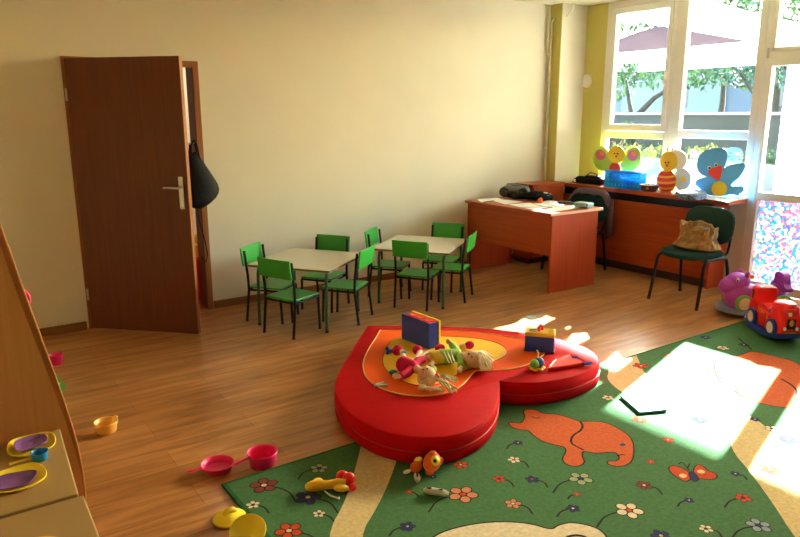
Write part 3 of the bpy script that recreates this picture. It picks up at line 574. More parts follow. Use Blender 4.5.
# ================================================================== ADULT CHAIRS
FAB = mat('dark_green_fabric', (.016, .055, .050), .95, var=.1, scale=60, bump=.25, bscale=400, spec=.15)
def office_chair(label, w=.235):
    """visitor chair, faces local +x"""
    t = thing('visitor_chair', label, 'chair')
    m = MB()
    def sup(w_, d_, e=3.2, n=32):
        o = []
        for k in range(n): a = 2*pi*k/n; c, s = cos(a), sin(a); o.append((abs(c)**(2/e)*(1 if c >= 0 else -1)*d_, abs(s)**(2/e)*(1 if s >= 0 else -1)*w_))
        return o
    rings = [[Vector((.0+x*q, y*q, z-.018*((x/.21)**4 if x > 0 else 0))) for x, y in sup(w, .21)] for z, q in ((.418, .90), (.422, .97), (.44, 1.0), (.458, .985), (.466, .93), (.468, .6))]
    m.loft(rings, FAB); m.build('seat', parent=t)
    m = MB(); rings = []
    for off_, q in ((-.012, .90), (-.008, .97), (.008, 1.0), (.024, .97), (.03, .88), (.031, .5)):
        rings.append([Vector((-.215+off_-.16*(zz*q+.19)*.9+.10*(yy*q)**2*4*.5, yy*q, .66+zz*q)) for zz, yy in sup(w, .165)])
    m.loft(rings, FAB); m.build('backrest', parent=t)
    for s in (-1, 1):
        y = s*(w-.01)
        m = MB(); m.tube([(.235, y*1.05, .004), (.17, y, .36), (.15, y, .398), (.11, y, .412), (-.02, y, .412)], .0145, BLACKM); m.tube([(.2355, y*1.05, 0), (.235, y*1.05, .02)], .015, P_BLK); m.build('leg', parent=t)
        m = MB(); m.tube([(-.24, y*1.05, .004), (-.20, y, .30), (-.17, y, .39), (-.13, y, .412), (-.02, y, .412)], .0145, BLACKM); m.tube([(-.24, y*1.05, 0), (-.24, y*1.05, .02)], .015, P_BLK); m.build('leg', parent=t)
        m = MB(); m.tube([(.03, s*(w-.035), .412), (-.17, s*(w-.035), .415), (-.215, s*(w-.035), .44), (-.235, s*(w-.035), .50), (-.262, s*(w-.04), .66)], .011, BLACKM, flat=.7); m.build('back_bracket', parent=t)
    m = MB(); m.tube([(.10, -w, .41), (.10, w, .41)], .011, BLACKM); m.tube([(-.13, -w, .41), (-.13, w, .41)], .011, BLACKM); m.build('cross_bar', parent=t)
    return t
A1c = office_chair('dark green fabric chair with black legs holding a crumpled brown paper bag'); A1c.location = (5.47, 3.40, 0); A1c.rotation_euler = (0, 0, R(180))
A2c = copy_tree(A1c); A2c['label'] = 'dark green fabric chair behind the desk with a mauve cardigan over its back'; A2c.location = (5.58, 4.83, 0); A2c.rotation_euler = (0, 0, R(186))
# cardigan over the backrest of the desk chair (rests on it)
KN = mat('mauve_knit', (.16, .10, .125), .95, var=.15, scale=70, bump=.6, bscale=220, spec=.1)
def cp_local(x, y, z): a = R(186); return Vector((5.58+x*cos(a)-y*sin(a), 4.83+x*sin(a)+y*cos(a), z))
m = MB(); rings = []; n = 27
for j in range(n):
    u = j/(n-1); y = (u-.5)*.53; yc = max(-.235, min(.235, y)); edge = max(0, abs(y)-.20)
    tp = .838-.9*max(0, abs(yc)-.12)**1.6*2.2-edge*.9
    fr = tp-.045-.010*sin(u*23)-.10*max(0, abs(u-.5)-.3); bk = .50-.17*(u > .8)-.03*sin(u*17)-.10*(u < .15)
    xt = -.215-.16*(tp-.66+.19)*.9
    prof = [(xt+.062, fr), (xt+.058, tp-.04), (xt+.045, tp), (xt+.012, tp+.018), (xt-.025, tp+.004), (xt-.043+.006*sin(u*30), tp-.06), (xt-.048+.014*sin(u*26), (tp+bk)/2), (xt-.05+.020*sin(u*24), bk)]
    rings.append([cp_local(a_, y, z_) for a_, z_ in prof])
m.loft(rings, KN, cap=False, closed=False)
o = m.build('cardigan', off=cp_local(-.3, 0, .45), solid=.012, sub=1); tag(o, 'mauve knitted cardigan hung over the back of the chair behind the desk', 'cardigan')
m = MB(); m.tube([cp_local(-.26, .235, .76), cp_local(-.255, .25, .64), cp_local(-.25, .25, .50), cp_local(-.25, .245, .36)], [.035, .038, .034, .030], KN, flat=.55); m.build('sleeve', parent=o, off=cp_local(-.3, 0, .45))
m = MB(); m.tube([cp_local(-.27, -.235, .74), cp_local(-.265, -.245, .64), cp_local(-.26, -.24, .54)], [.03, .038, .034], KN, flat=.55); m.build('sleeve', parent=o, off=cp_local(-.3, 0, .45))
# paper bag on the visitor chair
random.seed(11)
PB = mat('brown_kraft_paper', (.40, .23, .09), .8, var=.2, scale=14, bump=.9, bscale=26)
bc0 = Vector((5.50, 3.375, .468)); m = MB(); rings = []; n = 44
from mathutils import noise
for j, (z, rx, ry) in enumerate(((0, .095, .175), (.018, .110, .192), (.06, .10, .175), (.11, .092, .155), (.15, .088, .150), (.185, .092, .158), (.212, .09, .152), (.205, .078, .138), (.16, .066, .122), (.09, .06, .11))):
    r_ = []
    for k in range(n):
        a = 2*pi*k/n; e = .72; cx_, sy_ = cos(a), sin(a); px_ = abs(cx_)**e*(1 if cx_ > 0 else -1)*rx; py_ = abs(sy_)**e*(1 if sy_ > 0 else -1)*ry
        d = 1+.13*noise.noise(Vector((cos(a)*3.4, sin(a)*3.4, z*22)))*(1.6 if z > .01 else .3)
        zz = z+(.030*noise.noise(Vector((cos(a)*2.2+5, sin(a)*2.2, 0))) if z > .1 else 0)+(.02*sin(a*1.0+.6) if z > .1 else 0)
        r_.append(bc0+Vector((px_*d, py_*d, zz+.004)))
    rings.append(r_)
m.loft(rings, PB, smooth=False); o = m.build('paper_bag', off=bc0); tag(o, 'crumpled open brown paper bag sitting on the dark green chair', 'bag')
m = MB(); m.ball(bc0+Vector((0.01, -.02, .158)), (.055, .10, .045), mat('painted_opening_shade', (.10, .07, .04), .6, var=.3, scale=20), disp=.08); m.build('opening_shade', parent=o, off=bc0)  # dark lump standing in for the shade inside the open bag
# ================================================================== LEFT FURNITURE
random.seed(5)
out = [(.35, .006), (.350, .17), (.352, .26), (.345, .38), (.327, .515), (.285, .75), (.23, 1.02), (.188, 1.25), (.155, 1.40), (.09, 1.50), (-.02, 1.54), (-.50, 1.54), (-.62, 1.50), (-.70, 1.40), (-.735, 1.25), (-.78, 1.02), (-.85, .6), (-.90, .26), (-.90, .006)]
inn_ = [(.345, .006), (.345, .17), (.345, .28), (.332, .39), (.310, .52), (.262, .76), (.212, 1.0), (.172, 1.23), (.138, 1.38), (.075, 1.475), (-.03, 1.515), (-.49, 1.515), (-.61, 1.48), (-.68, 1.38), (-.72, 1.23), (-.76, 1.0), (-.83, .6), (-.885, .26), (-.885, .006)]
t = thing('play_screen', 'tall beech play screen with sloping rounded sides behind the tan low tables', 'screen', (-.27, 2.71, 0)); of = (-.27, 2.71, 0)
XZm = lambda y: Matrix(((1,0,0,0), (0,0,1,y), (0,1,0,0), (0,0,0,1)))
so_ = [out[0]]+smooth_poly(out[1:-1], 2, False)+[out[-1]]; si_ = [inn_[0]]+smooth_poly(inn_[1:-1], 2, False)+[inn_[-1]]
m = MB(); m.prism(so_, .022, wood('screen_back_wood', (.36, .145, .05), (.28, .11, .038), .4, 3, 'Z'), XZm(2.698)); m.build('back_board', parent=t, off=of)
m = MB(); m.prism(si_, .010, BEECH, XZm(2.688)); m.build('front_board', parent=t, off=of)
m = MB(); m.tube([(x+.001, 2.699, z) for x, z in so_[1:-1]], .0035, BEECH, seg=6); m.build('edge_strip', parent=t, off=of)
m = MB(); m.bx(.10, .125, 2.72, 2.98, 0, .25, BEECH); m.build('foot_board', parent=t, off=of); m = MB(); m.bx(-.70, -.675, 2.72, 2.98, 0, .25, BEECH); m.build('foot_board', parent=t, off=of)
def low_table(label, pts, of):
    t = thing('low_table', label, 'table', of, group=None)
    m = MB(); m.prism(pts, .028, TANTOP, Matrix.Translation((0, 0, .472))); m.build('table_top', parent=t, off=of, bevel=.005)
    xs = [p[0] for p in pts]; ys = [p[1] for p in pts]
    for x in (min(xs)+.05, max(xs)-.06):
        for y in (min(ys)+.05, max(ys)-.06): m = MB(); m.box((x, y, .236), (.045, .045, .472), BEECH, bev=.004); m.build('leg', parent=t, off=of)
    m = MB(); m.bx(min(xs)+.03, max(xs)-.05, min(ys)+.03, min(ys)+.05, .40, .472, BEECH); m.bx(min(xs)+.03, max(xs)-.05, max(ys)-.06, max(ys)-.04, .40, .472, BEECH); m.build('apron', parent=t, off=of); return t
q = [at(x, y, .5) for x, y in ((60, 428), (78.5, 493.5), (0, 516), (0, 452))]
low_table('tan low table holding the two yellow plates, before the beech screen', [(q[0].x, q[0].y), (q[1].x, q[1].y), (-.45, q[1].y+.005), (-.45, 2.42)], (-.1, 2.35, 0))
q = [at(x, y, .5) for x, y in ((83.5, 494.5), (100, 537))]
low_table('second tan low table in the near corner, pushed against the first', [(q[0].x, q[0].y-.002), (q[1].x, q[1].y), (q[1].x-.0, 1.35), (-.45, 1.35), (-.45, q[0].y-.002)], (-.1, 1.7, 0))
def dish(name, label, px, z, h, mt, cat='plate', inn=.018, oname=None):
    pts = [(p.x, p.y) for p in (at(x, y, z+h) for x, y in px)]; pts = smooth_poly(pts, 2); c = (sum(p[0] for p in pts)/len(pts), sum(p[1] for p in pts)/len(pts)); n = 24
    m = MB(); R_ = []
    for d, zz in ((inn+.004, 0), (inn, .0), (.002, h-.003), (0, h), (.003, h+.0015), (inn*.8, .006), (inn+.006, .004)): R_.append([Vector((x, y, z+zz)) for x, y in inset(pts, d)])
    m.loft(R_, mt, cap=True); o = m.build(name, off=(c[0], c[1], z)); tag(o, label, cat); return o
s = 5.714
def zz(L, oy=400): return [(x/s, oy+y/s) for x, y in L]
dish('toy_plate', 'yellow toy plate farther back on the tan table, under a purple tray', zz([(45,235), (33,292), (60,325), (172,318), (250,292), (318,258), (322,212), (300,182), (252,180), (130,206)]), .500, .014, P_YEL)
dish('toy_tray', 'purple toy tray lying on the farther yellow plate', zz([(75,235), (150,208), (250,184), (276,212), (272,242), (190,272), (110,296), (80,284)]), .508, .012, P_PURPT, 'tray')
dish('toy_plate', 'yellow toy plate nearer the viewer, under the front purple tray', zz([(-60,440), (0,405), (90,376), (200,350), (242,370), (268,400), (271,440), (180,495), (80,520), (0,532), (-60,530)]), .500, .014, P_YEL)
dish('toy_tray', 'purple toy tray lying on the nearer yellow plate', zz([(-50,455), (18,425), (110,408), (205,394), (216,415), (182,474), (90,500), (20,512), (-50,510)]), .508, .012, P_PURPT, 'tray')
dish('toy_plate', 'yellow toy plate on the nearest tan table, only its rim showing', [(18, 545), (30, 538), (48, 535.5), (64, 538), (72, 546), (66, 556), (45, 562), (25, 557)], .500, .014, P_YEL)
# blue ladle cup with yellow handle
c = at(40.5, 460, .5); t = thing('toy_saucepan', 'small blue toy saucepan with a yellow handle between the two plates', 'saucepan', (c.x, c.y, .5))
MB().lathe([(0, .002), (.026, .002), (.030, .006), (.033, .034), (.036, .038), (.034, .040), (.031, .036), (.028, .008), (0, .006)], P_CYAN).build('pan_bowl', parent=t); t.scale = (.8, .8, .8)
m = MB(); m.ball((-.0, 0, .012), (.01, .006, .005), P_CYAN); m.ball((.012, .008, .012), (.006, .008, .005), P_CYAN); m.build('bowl_relief', parent=t)
e = at(2, 470, .506)-c; m = MB(); m.tube([(-.028, -.006, .026), (e.x*.5, e.y*.45, .022), (e.x, e.y, .0225)], [.006, .009, .010], P_YEL, flat=.45); m.build('handle', parent=t)
# pink things by the divider
pk = aty(25.5, 298, 2.762); t = thing('toy_pan', 'small pink toy pan hung by a hook on the back of the beech play screen', 'pan', (pk.x, pk.y, pk.z-.05))
m = MB(); m.lathe([(0, 0), (.024, 0), (.028, .006), (.030, .018), (.027, .020), (.025, .008), (0, .006)], P_PINK, c=(-.010, .0, .045), rot=(R(-90), 0, 0), sy=1.2); m.build('pan_bowl', parent=t)
m = MB(); m.tube([(-.010, .004, .08), (-.014, .002, .115), (-.02, 0, .14)], [.006, .005, .006], P_PINK); m.tube([(-.02, .004, .138), (-.024, -.036, .142)], .004, STEEL); m.build('handle', parent=t)
c = at(53.5, 365, 0)
m = MB(); m.lathe([(0, .002), (.032, .002), (.036, .008), (.046, .066), (.050, .070), (.046, .072), (.042, .066), (.032, .010), (0, .008)], P_PINK); o = m.build('toy_cup'); o.location = (c.x+.02, c.y, 0); tag(o, 'deep pink toy cup standing on the floor beyond the beech play screen', 'cup')
m = MB(); g = [(p.x, p.y) for p in (at(x, y, .003) for x, y in ((50, 371), (58, 376), (67, 388), (60, 392), (50, 393)))]
m.prism(g, .004, mat('green_printed_paper', (.10, .42, .10), .6)); o = m.build('picture_book', off=(*g[0], 0)); tag(o, 'green picture booklet on the floor beside the beech play screen', 'book')
m = MB(); g2 = [(p.x, p.y) for p in (at(x, y, .008) for x, y in ((54, 380), (60, 383), (59, 388), (54, 386)))]; m.prism(g2, .0005, P_WHITE, Matrix.Translation((0, 0, .0072))); m.build('cover_picture', parent=o, off=(*g[0], 0))

# ================================================================== COOKING TOYS ON THE FLOOR
c = at(107, 432, 0); t = thing('toy_pot', 'apricot toy cooking pot with two small handles alone on the wood floor', 'pot', (c.x, c.y, 0), R(35))
MB().lathe([(0, .002), (.044, .002), (.048, .006), (.057, .056), (.061, .060), (.059, .063), (.054, .058), (.045, .010), (0, .008)], P_ORG, seg=36).build('pot_body', parent=t)
for s_ in (-1, 1): m = MB(); m.tube([(s_*.052, -.014, .055), (s_*.074, -.008, .058), (s_*.076, .006, .058), (s_*.053, .014, .055)], .0045, P_ORG); m.build('handle', parent=t)
def toypan(px, py, hx_, hy_, r, h, label):
    c = at(px, py, 0); e = at(hx_, hy_, h*.8)-c; a = math.atan2(e.y, e.x); l = Vector((e.x, e.y)).length
    t = thing('toy_pan', label, 'pan', (c.x, c.y, 0), a)
    MB().lathe([(0, .002), (r*.82, .002), (r*.87, .006), (r*.98, h), (r*1.05, h+.004), (r*1.02, h+.007), (r*.94, h+.002), (r*.84, .010), (0, .008)], P_PINK, seg=36).build('pan_bowl', parent=t)
    m = MB(); m.tube([(r*.95, 0, h*.9), (r+.02, 0, h*.95), (l-.012, 0, h*.85), (l, 0, h*.82)], [.010, .008, .010, .007], P_PINK, flat=.6); m.tube([(l-.0, .0, h*.82-.001), (l-.014, .008, h*.83), (l-.02, 0, h*.84), (l-.014, -.008, h*.83)], .003, P_PINK, closed=True); m.build('handle', parent=t)
toypan(218, 470.5, 187.5, 472, .074, .034, 'shallow deep-pink toy frying pan on the floor, the left one')
toypan(263, 465, 234, 465, .070, .066, 'taller deep-pink toy saucepan beside the corner of the carpet')
c = at(230, 519.5, 0); t = thing('pot_lid', 'yellow toy pot lid lying knob up beside the carpet edge', 'lid', (c.x, c.y, 0))
MB().lathe([(.066, .002), (.070, .004), (.071, .010), (.064, .014), (.045, .025), (.020, .031), (0, .033), (0, .029), (.06, .008), (.066, .002)], P_YEL, seg=36).build('lid_dome', parent=t)
m = MB(); m.tube([(-.026, .0, .030), (-.012, 0, .043), (.012, 0, .044), (.026, 0, .030)], [.008, .009, .009, .008], P_YEL, flat=1.3); m.build('knob', parent=t)
c = at(248, 533, .035); t = thing('pot_lid', 'yellow toy pot lid turned hollow side up, leaning on the carpet edge', 'lid', (c.x, c.y, .042)); 
m = MB(); rt = (R(24), R(-16), 0); m.lathe([(.0, -.026), (.045, -.018), (.064, -.002), (.072, .006), (.070, .010), (.060, .002), (.04, -.012), (0, -.020)], P_YEL, seg=36, rot=rt); m.build('lid_dome', parent=t)
m = MB(); m.tube([(0, .0, -.018), (0, .002, -.038)], [.010, .012], P_YEL); m.build('knob', parent=t)
# ================================================================== SMALL TOYS ON THE CARPET
CT = ch+.003
c = at(432, 471, CT); t = thing('fish_rattle', 'orange fish-shaped rattle toy with a big yellow eye in front of the heart mat', 'toy', (c.x, c.y, CT))
m = MB(); m.ball((0, 0, .046), (.055, .040, .044), P_OR, rot=(0, 0, .5)); m.ball((-.07, .03, .03), (.030, .022, .026), P_OR); m.ball((.0, .0, .088), (.022, .014, .014), P_OR); m.ball((.055, .01, .03), (.018, .014, .02), P_OR); m.ball((-.03, -.02, .012), (.02, .02, .013), P_OR); m.build('fish_body', parent=t)
ev = (CAM-Vector((c.x, c.y, .05))).normalized(); ep = Vector((.012, -.006, .05))+ev*.034
m = MB(); m.ball(ep, .023, P_YEL); m.build('eye', parent=t); m = MB(); m.ball(ep+ev*.018, .009, P_BLK); m.build('pupil', parent=t)
m = MB(); m.ball((-.045, .045, .05), (.022, .016, .014), P_YEL); m.ball((-.11, .045, .012), (.022, .01, .009), P_WHITE); m.build('tail_fin', parent=t)
def tiny(px, py, label, name, cat, build, a=0.):
    c = at(px, py, CT); m = MB(); build(m); o = m.build(name); o.location = (c.x, c.y, CT); o.rotation_euler = (0, 0, a); tag(o, label, cat); return o
GREYP = plastic('pale_grey', (.52, .52, .48))
o = tiny(417, 480, 'small grey plastic toy piece near the orange fish rattle', 'toy_piece', 'toy', lambda m: (m.tube([(-.03, 0, .012), (-.012, 0, .016), (.014, 0, .015), (.03, 0, .011)], [.010, .015, .014, .009], GREYP), m.tube([(-.02, 0, .029), (.016, 0, .029)], .004, P_BLK)), R(60))
o = tiny(436, 494.5, 'flat grey and white toy whistle lying on the green carpet', 'toy_whistle', 'toy', lambda m: (m.tube([(-.055, 0, .012), (-.035, 0, .015), (.0, 0, .014), (.04, 0, .012), (.055, 0, .009)], [.010, .019, .018, .016, .010], GREYP, flat=.8), m.ball((-.03, 0, .028), (.012, .009, .003), P_BLK), m.ball((.02, 0, .026), (.012, .004, .003), P_BLK)), R(-48))
c = at(331, 489, CT); t = thing('giraffe_toy', 'yellow pull-along animal toy with red wheels fallen on its side near the cream path', 'toy', (c.x, c.y, CT), R(-24))
m = MB(); m.tube([(-.085, 0, .022), (-.055, 0, .026), (-.02, 0, .022), (.03, .0, .024), (.065, -.005, .022)], [.024, .026, .019, .022, .02], P_GOLD, seg=14); m.ball((-.085, .0, .022), (.030, .024, .022), P_GOLD); m.ball((-.055, .028, .026), (.024, .014, .018), P_YEL); m.ball((.04, -.028, .018), (.03, .022, .016), P_GOLD)
m.tube([(.045, -.035, .012), (.08, -.025, .012), (.10, -.008, .014)], [.012, .010, .007], P_GOLD); m.build('animal_body', parent=t)
for p, r in (((.055, .045, .03), .028), ((.083, .018, .03), .030), ((.092, -.03, .015), .018)): m = MB(); m.ball(p, (r, r*.9, r*.95 if r < .02 else r), P_RED); m.build('wheel', parent=t)
m = MB(); m.tube([(-.03, -.02, .006), (-.01, -.06, .005), (.02, -.085, .004), (.028, -.09, .006)], [.003, .003, .003, .006], P_WHITE); m.build('pull_string', parent=t)
# pale game board with green rim, in the sun
g = [(p.x, p.y) for p in (at(x, y, CT) for x, y in ((621, 397.5), (639.5, 414), (666, 411.5), (657, 396), (640, 391)))]
m = MB(); m.prism(g, .008, P_WHITE, Matrix.Translation((0, 0, CT))); o = m.build('game_board', off=(*g[0], CT)); tag(o, 'pale flat game board with a dark green rim on the sunlit carpet', 'game board')
m = MB(); m.tube([(x, y, CT+.006) for x, y in g[:3]], .007, plastic('dark_green', (.01, .12, .10))); m.build('board_rim', parent=o, off=(*g[0], CT))

# ================================================================== THINGS ON THE HEART MAT
# blue case standing on edge
b0, b1, b2 = (at(x, y, HT) for x, y in ((401.7, 338.6), (428.7, 349.6), (441.7, 344.9)))
U = (b1-b0); V = (b2-b1); V = V-U*(V.dot(U)/U.dot(U)); Lw = U.length; ax = U.normalized(); vx = V.normalized(); Dp = .085
ang = math.atan2(ax.y, ax.x); t = thing('shape_sorter_case', 'dark blue toy case standing on edge with red top and yellow back', 'toy case', b0, ang)
Hc = .175; sgn = 1 if Matrix.Rotation(-ang, 3, 'Z') @ vx is None or (Matrix.Rotation(-ang, 3, 'Z') @ vx).y > 0 else -1
m = MB(); m.bx(0, Lw, 0, sgn*.008, 0, Hc, P_NAVY); m.bx(.006, Lw-.002, sgn*.008, sgn*Dp, 0, .01, P_NAVY); m.bx(Lw-.010, Lw-.002, sgn*.008, sgn*Dp, .01, Hc-.004, P_NAVY); m.bx(.002, .010, sgn*.008, sgn*Dp, .01, Hc-.004, P_NAVY); m.build('case_shell', parent=t, bevel=.002)
m = MB(); m.bx(.010, Lw-.010, sgn*.008, sgn*Dp, .01, Hc-.006, P_RED); 
for k in range(3): m.bx(.03+k*Lw*.29, .03+k*Lw*.29+Lw*.2, sgn*.025, sgn*.068, Hc-.006, Hc-.001, P_RED)
m.build('red_inner', parent=t)
m = MB(); m.bx(-.002, Lw+.002, sgn*Dp, sgn*(Dp+.014), 0, Hc+.004, P_YEL); m.build('yellow_back', parent=t, bevel=.002)
# blue box with yellow lid
b0, b1 = at(524.5, 350.5, HT), at(553.5, 353, HT); ax = (b1-b0); ang = math.atan2(ax.y, ax.x); Lb = ax.length; D2 = .115
t = thing('shape_sorter_box', 'navy shape-sorting box with a yellow lid and red handle on the heart mat', 'toy box', b0, ang)
m = MB(); m.bx(-.006, Lb+.006, -.006, D2+.006, 0, .008, P_NAVY, bev=.002); m.bx(0, Lb, 0, D2, .008, .098, P_NAVY, bev=.003); m.build('box_body', parent=t)
for k in range(4): m = MB(); m.ball((Lb+.001, .02+k*.026, .03+.022*(k % 2)), (.004, .008, .008), (P_RED, P_CYAN)[k % 2]); m.build('shape_button', parent=t)
m = MB(); m.bx(-.003, Lb+.003, -.003, D2+.003, .098, .124, P_GOLD, bev=.005); lid = m.build('box_lid', parent=t)
for k in range(2): m = MB(); m.box((.045, .035+.03*k, .1245), (.045, .014, .003), P_NAVY); m.build('shape_slot', parent=lid)
for k in range(3): m = MB(); m.box((Lb-.022, .025+.032*k, .125), (.03, .016, .004), P_GOLD, bev=.001); m.build('shape_plate', parent=lid)
m = MB(); m.tube([(Lb*.45, .045, .122), (Lb*.45, .048, .148), (Lb*.5, .06, .158), (Lb*.55, .072, .148), (Lb*.55, .075, .122)], .010, P_RED); m.build('handle', parent=t)
# ball rattle
c = at(537, 369, HT); t = thing('rattle_ball', 'blue and green toy rattle with a yellow frill on the heart mat edge', 'toy', (c.x, c.y, HT))
m = MB(); m.ball((.012, .0, .040), (.034, .032, .032), P_NAVY); m.build('blue_ball', parent=t); m = MB(); m.ball((-.022, .0, .036), (.026, .03, .030), P_GREEN); m.build('green_ball', parent=t)
m = MB(); pts = [(cos(a)*.042*(1+.08*sin(6*a)), sin(a)*.036*(1+.08*sin(6*a)), .009+.004*sin(6*a+1)) for a in [2*pi*k/36 for k in range(36)]]; m.tube(pts, .008, P_YEL, closed=True); m.build('yellow_frill', parent=t)
m = MB(); m.tube([(.0, .0, .07), (.01, .004, .095), (.002, .008, .115)], .005, P_ORG); m.build('stem', parent=t)
# red toy with blue feet
g = [at(x, y, HT) for x, y in ((548, 371), (553, 363), (570, 356.5), (574, 358), (586, 364.5), (568, 368))]
gp = [(p.x, p.y) for p in g]; t = thing('red_toy_tray', 'flat red toy tray with two blue pegs on the right lobe of the heart mat', 'toy', (*gp[0], HT))
m = MB(); rr = [[Vector((x, y, HT+z)) for x, y in inset(gp, d)] for z, d in ((0, .004), (.003, 0), (.016, 0), (.019, .003), (.013, .012))]; m.loft(rr, P_RED, smooth=False); m.build('tray_body', parent=t, off=(*gp[0], HT))
for (x, y), (x2, y2) in (((572, 357.5), (579, 358.2)), ((583, 364), (591, 363))): a, b = at(x, y, HT+.012), at(x2, y2, HT+.012); m = MB(); m.tube([a, b], [.009, .011], P_NAVY); m.build('peg', parent=t, off=(*gp[0], HT))
m = MB(); m.tube([at(550, 366, HT+.02), at(556, 359.5, HT+.02)], .003, P_WHITE); m.build('white_strip', parent=t, off=(*gp[0], HT))
# grey clip
c = at(381, 386, HT); m = MB(); m.box((0, 0, .005), (.075, .014, .010), GREYP, bev=.002); m.box((-.005, .012, .012), (.06, .014, .007), GREYP, rot=(0, 0, .5), bev=.002); o = m.build('hair_clip'); o.location = (c.x, c.y, HT); o.rotation_euler = (0, 0, R(-30)); tag(o, 'small grey hair clip lying on the left side of the heart mat', 'clip')
# navy toy
c = at(390, 355, HT); m = MB(); m.ball((0, 0, .014), (.028, .018, .014), P_NAVY); m.ball((-.014, .012, .03), (.012, .012, .012), P_NAVY); m.ball((.03, -.012, .01), (.022, .012, .009), P_NAVY); m.ball((-.025, -.012, .009), (.014, .01, .008), P_NAVY); o = m.build('toy_animal'); o.location = (c.x+.02, c.y+.03, HT); tag(o, 'small navy blue toy animal on the yellow heart behind the pink doll', 'toy')

# ---------------------------------------------------------------- dolls
SKIN = mat('doll_cloth_skin', (.72, .48, .32), .85, var=.04, scale=30, bump=.2, bscale=150); YARN = mat('pale_yellow_yarn', (.90, .80, .50), .9, var=.15, scale=60, bump=.5, bscale=180)
PINKC = mat('pink_velour', (.62, .012, .085), .85, var=.12, scale=20, spec=.2, bump=.2, bscale=120); GREENC = mat('lime_doll_cloth', (.32, .58, .10), .8, var=.12, scale=24, bump=.25, bscale=90); YELC = mat('yellow_doll_cloth', (.75, .52, .06), .8, var=.1, scale=24); TEALC = mat('teal_doll_cloth', (.05, .30, .30), .8)
def yarn(mb, root, tip, r, n, bend=(0,0,0), spread=.016, mt=YARN):
    root, tip, bend = Vector(root), Vector(tip), Vector(bend)
    for _ in range(n):
        d = lambda s_: Vector((random.uniform(-s_, s_), random.uniform(-s_, s_), random.uniform(-s_*.7, s_*.7)))
        a = root+d(.008); b = (root+tip)/2+bend+d(spread); e = tip+d(spread*1.2); b.z = max(b.z, r); e.z = max(e.z, r)
        pts = smooth_poly([tuple(a), tuple((a+b)/2+d(.004)), tuple(b), tuple((b+e)/2+d(.006)), tuple(e)], 1, False); pts = [(x, y, max(z, r)) for x, y, z in pts]; mb.tube(pts, r, mt, seg=6)
def P3(px, py, z): p = at(px, py, HT+z); return p
def doll(name, label, org, hd, headr, face, chest, hip, arms, legs, dress, shoe, sleeves, skirt=None):
    o3 = (org.x, org.y, HT); t = thing(name, label, 'doll', o3)
    # body: head, torso, arms and legs in one skin
    m = MB(); m.ball(hd, headr, SKIN, seg=24, rings=16); m.tube([hd, chest], [.018, .026], SKIN)
    for a in arms: m.tube(a, [.016]+[.014]*(len(a)-2)+[.017], SKIN); m.ball(a[-1], .018, SKIN)
    for l in legs: m.tube(l, [.019]+[.017]*(len(l)-2)+[.016], SKIN)
    m.build('doll_body', parent=t, off=o3)
    m = MB(); m.tube([chest+(hd-chest)*.25, chest, (chest+hip)/2, hip, hip+(hip-chest)*.25], [.022, .040, .045, .050, .034], dress, seg=16); m.build('dress', parent=t, off=o3)
    for a in sleeves: m = MB(); m.tube(a, [.024, .025, .022], dress, seg=12); m.build('sleeve', parent=t, off=o3)
    if skirt: m = MB(); m.tube([hip+(chest-hip)*.15, hip, hip+(hip-chest)*.35, hip+(hip-chest)*.6], [.044, .052, .056, .05], skirt, seg=16, flat=.8); m.build('skirt', parent=t, off=o3)
    for p in shoe: m = MB(); m.ball(p[0], p[1], p[2]); m.build('shoe', parent=t, off=o3)
    for e in face[:2]: m = MB(); m.ball(e, .0055, P_BLK, seg=10, rings=8); m.build('eye', parent=t, off=o3)
    m = MB(); m.ball(face[2], (.006, .006, .004), P_OR, seg=10, rings=8); m.build('mouth', parent=t, off=o3); return t, o3
V3 = Vector
# doll in pink, head toward the viewer
h1 = P3(427, 375, .05); ch1 = P3(413, 367, .045); hp1 = P3(402, 364, .045); to = (CAM-h1).normalized()
rt = V3((0,0,1)).cross(to).normalized(); upv = to.cross(rt).normalized()
fc = to*.9+upv*.5
def on_head(h, r, a, b): d = (to+rt*a+upv*b).normalized(); return h+d*r
t, o3 = doll('rag_doll', 'rag doll in a deep pink outfit with blond yarn bunches, head toward the viewer', P3(410, 372, 0), h1, .052, (on_head(h1, .050, -.55, .78), on_head(h1, .050, .05, .95), on_head(h1, .052, -.45, .30)), ch1, hp1,
    [[ch1+V3((.01,-.01,0)), P3(400, 376, .03), P3(395.5, 376, .022)], [ch1, P3(418, 358, .05), P3(428, 353.5, .045)]],
    [[hp1, P3(404, 358, .05), P3(402, 351.5, .05)], [hp1, P3(416, 360, .05), P3(420, 352, .05)]],
    PINKC, [(P3(397.5, 350.5, .045), (.036, .032, .034), PINKC), (P3(417.5, 350, .05), (.032, .03, .03), PINKC)], [[ch1, P3(408, 373, .035), P3(401, 376.5, .03)], [ch1, P3(418, 361, .05), P3(424, 359, .05)]])
m = MB(); m.ball(P3(393, 372, .015), (.028, .02, .014), TEALC); m.build('trouser_cuff', parent=t, off=o3); m = MB(); m.ball(P3(404, 352.5, .062), (.018, .014, .008), TEALC); m.build('trouser_cuff', parent=t, off=o3)
m = MB()
for k in range(46):
    a = -1.25+2.5*k/45; q = h1+(to*(.15+.1*sin(k*2.3))+rt*sin(a)-upv*cos(a)*.35).normalized()*.053
    q2 = h1+(to*.15+rt*sin(a)*.65-upv*.95).normalized()*.055
    mid = (q+q2)/2; mid = h1+(mid-h1).normalized()*.060; m.tube([q, mid, q2], .0045, YARN, seg=5)
m.ball(h1-upv*.019+rt*.008+to*.003, .0475, YARN, seg=18, rings=12); m.build('hair', parent=t, off=o3)
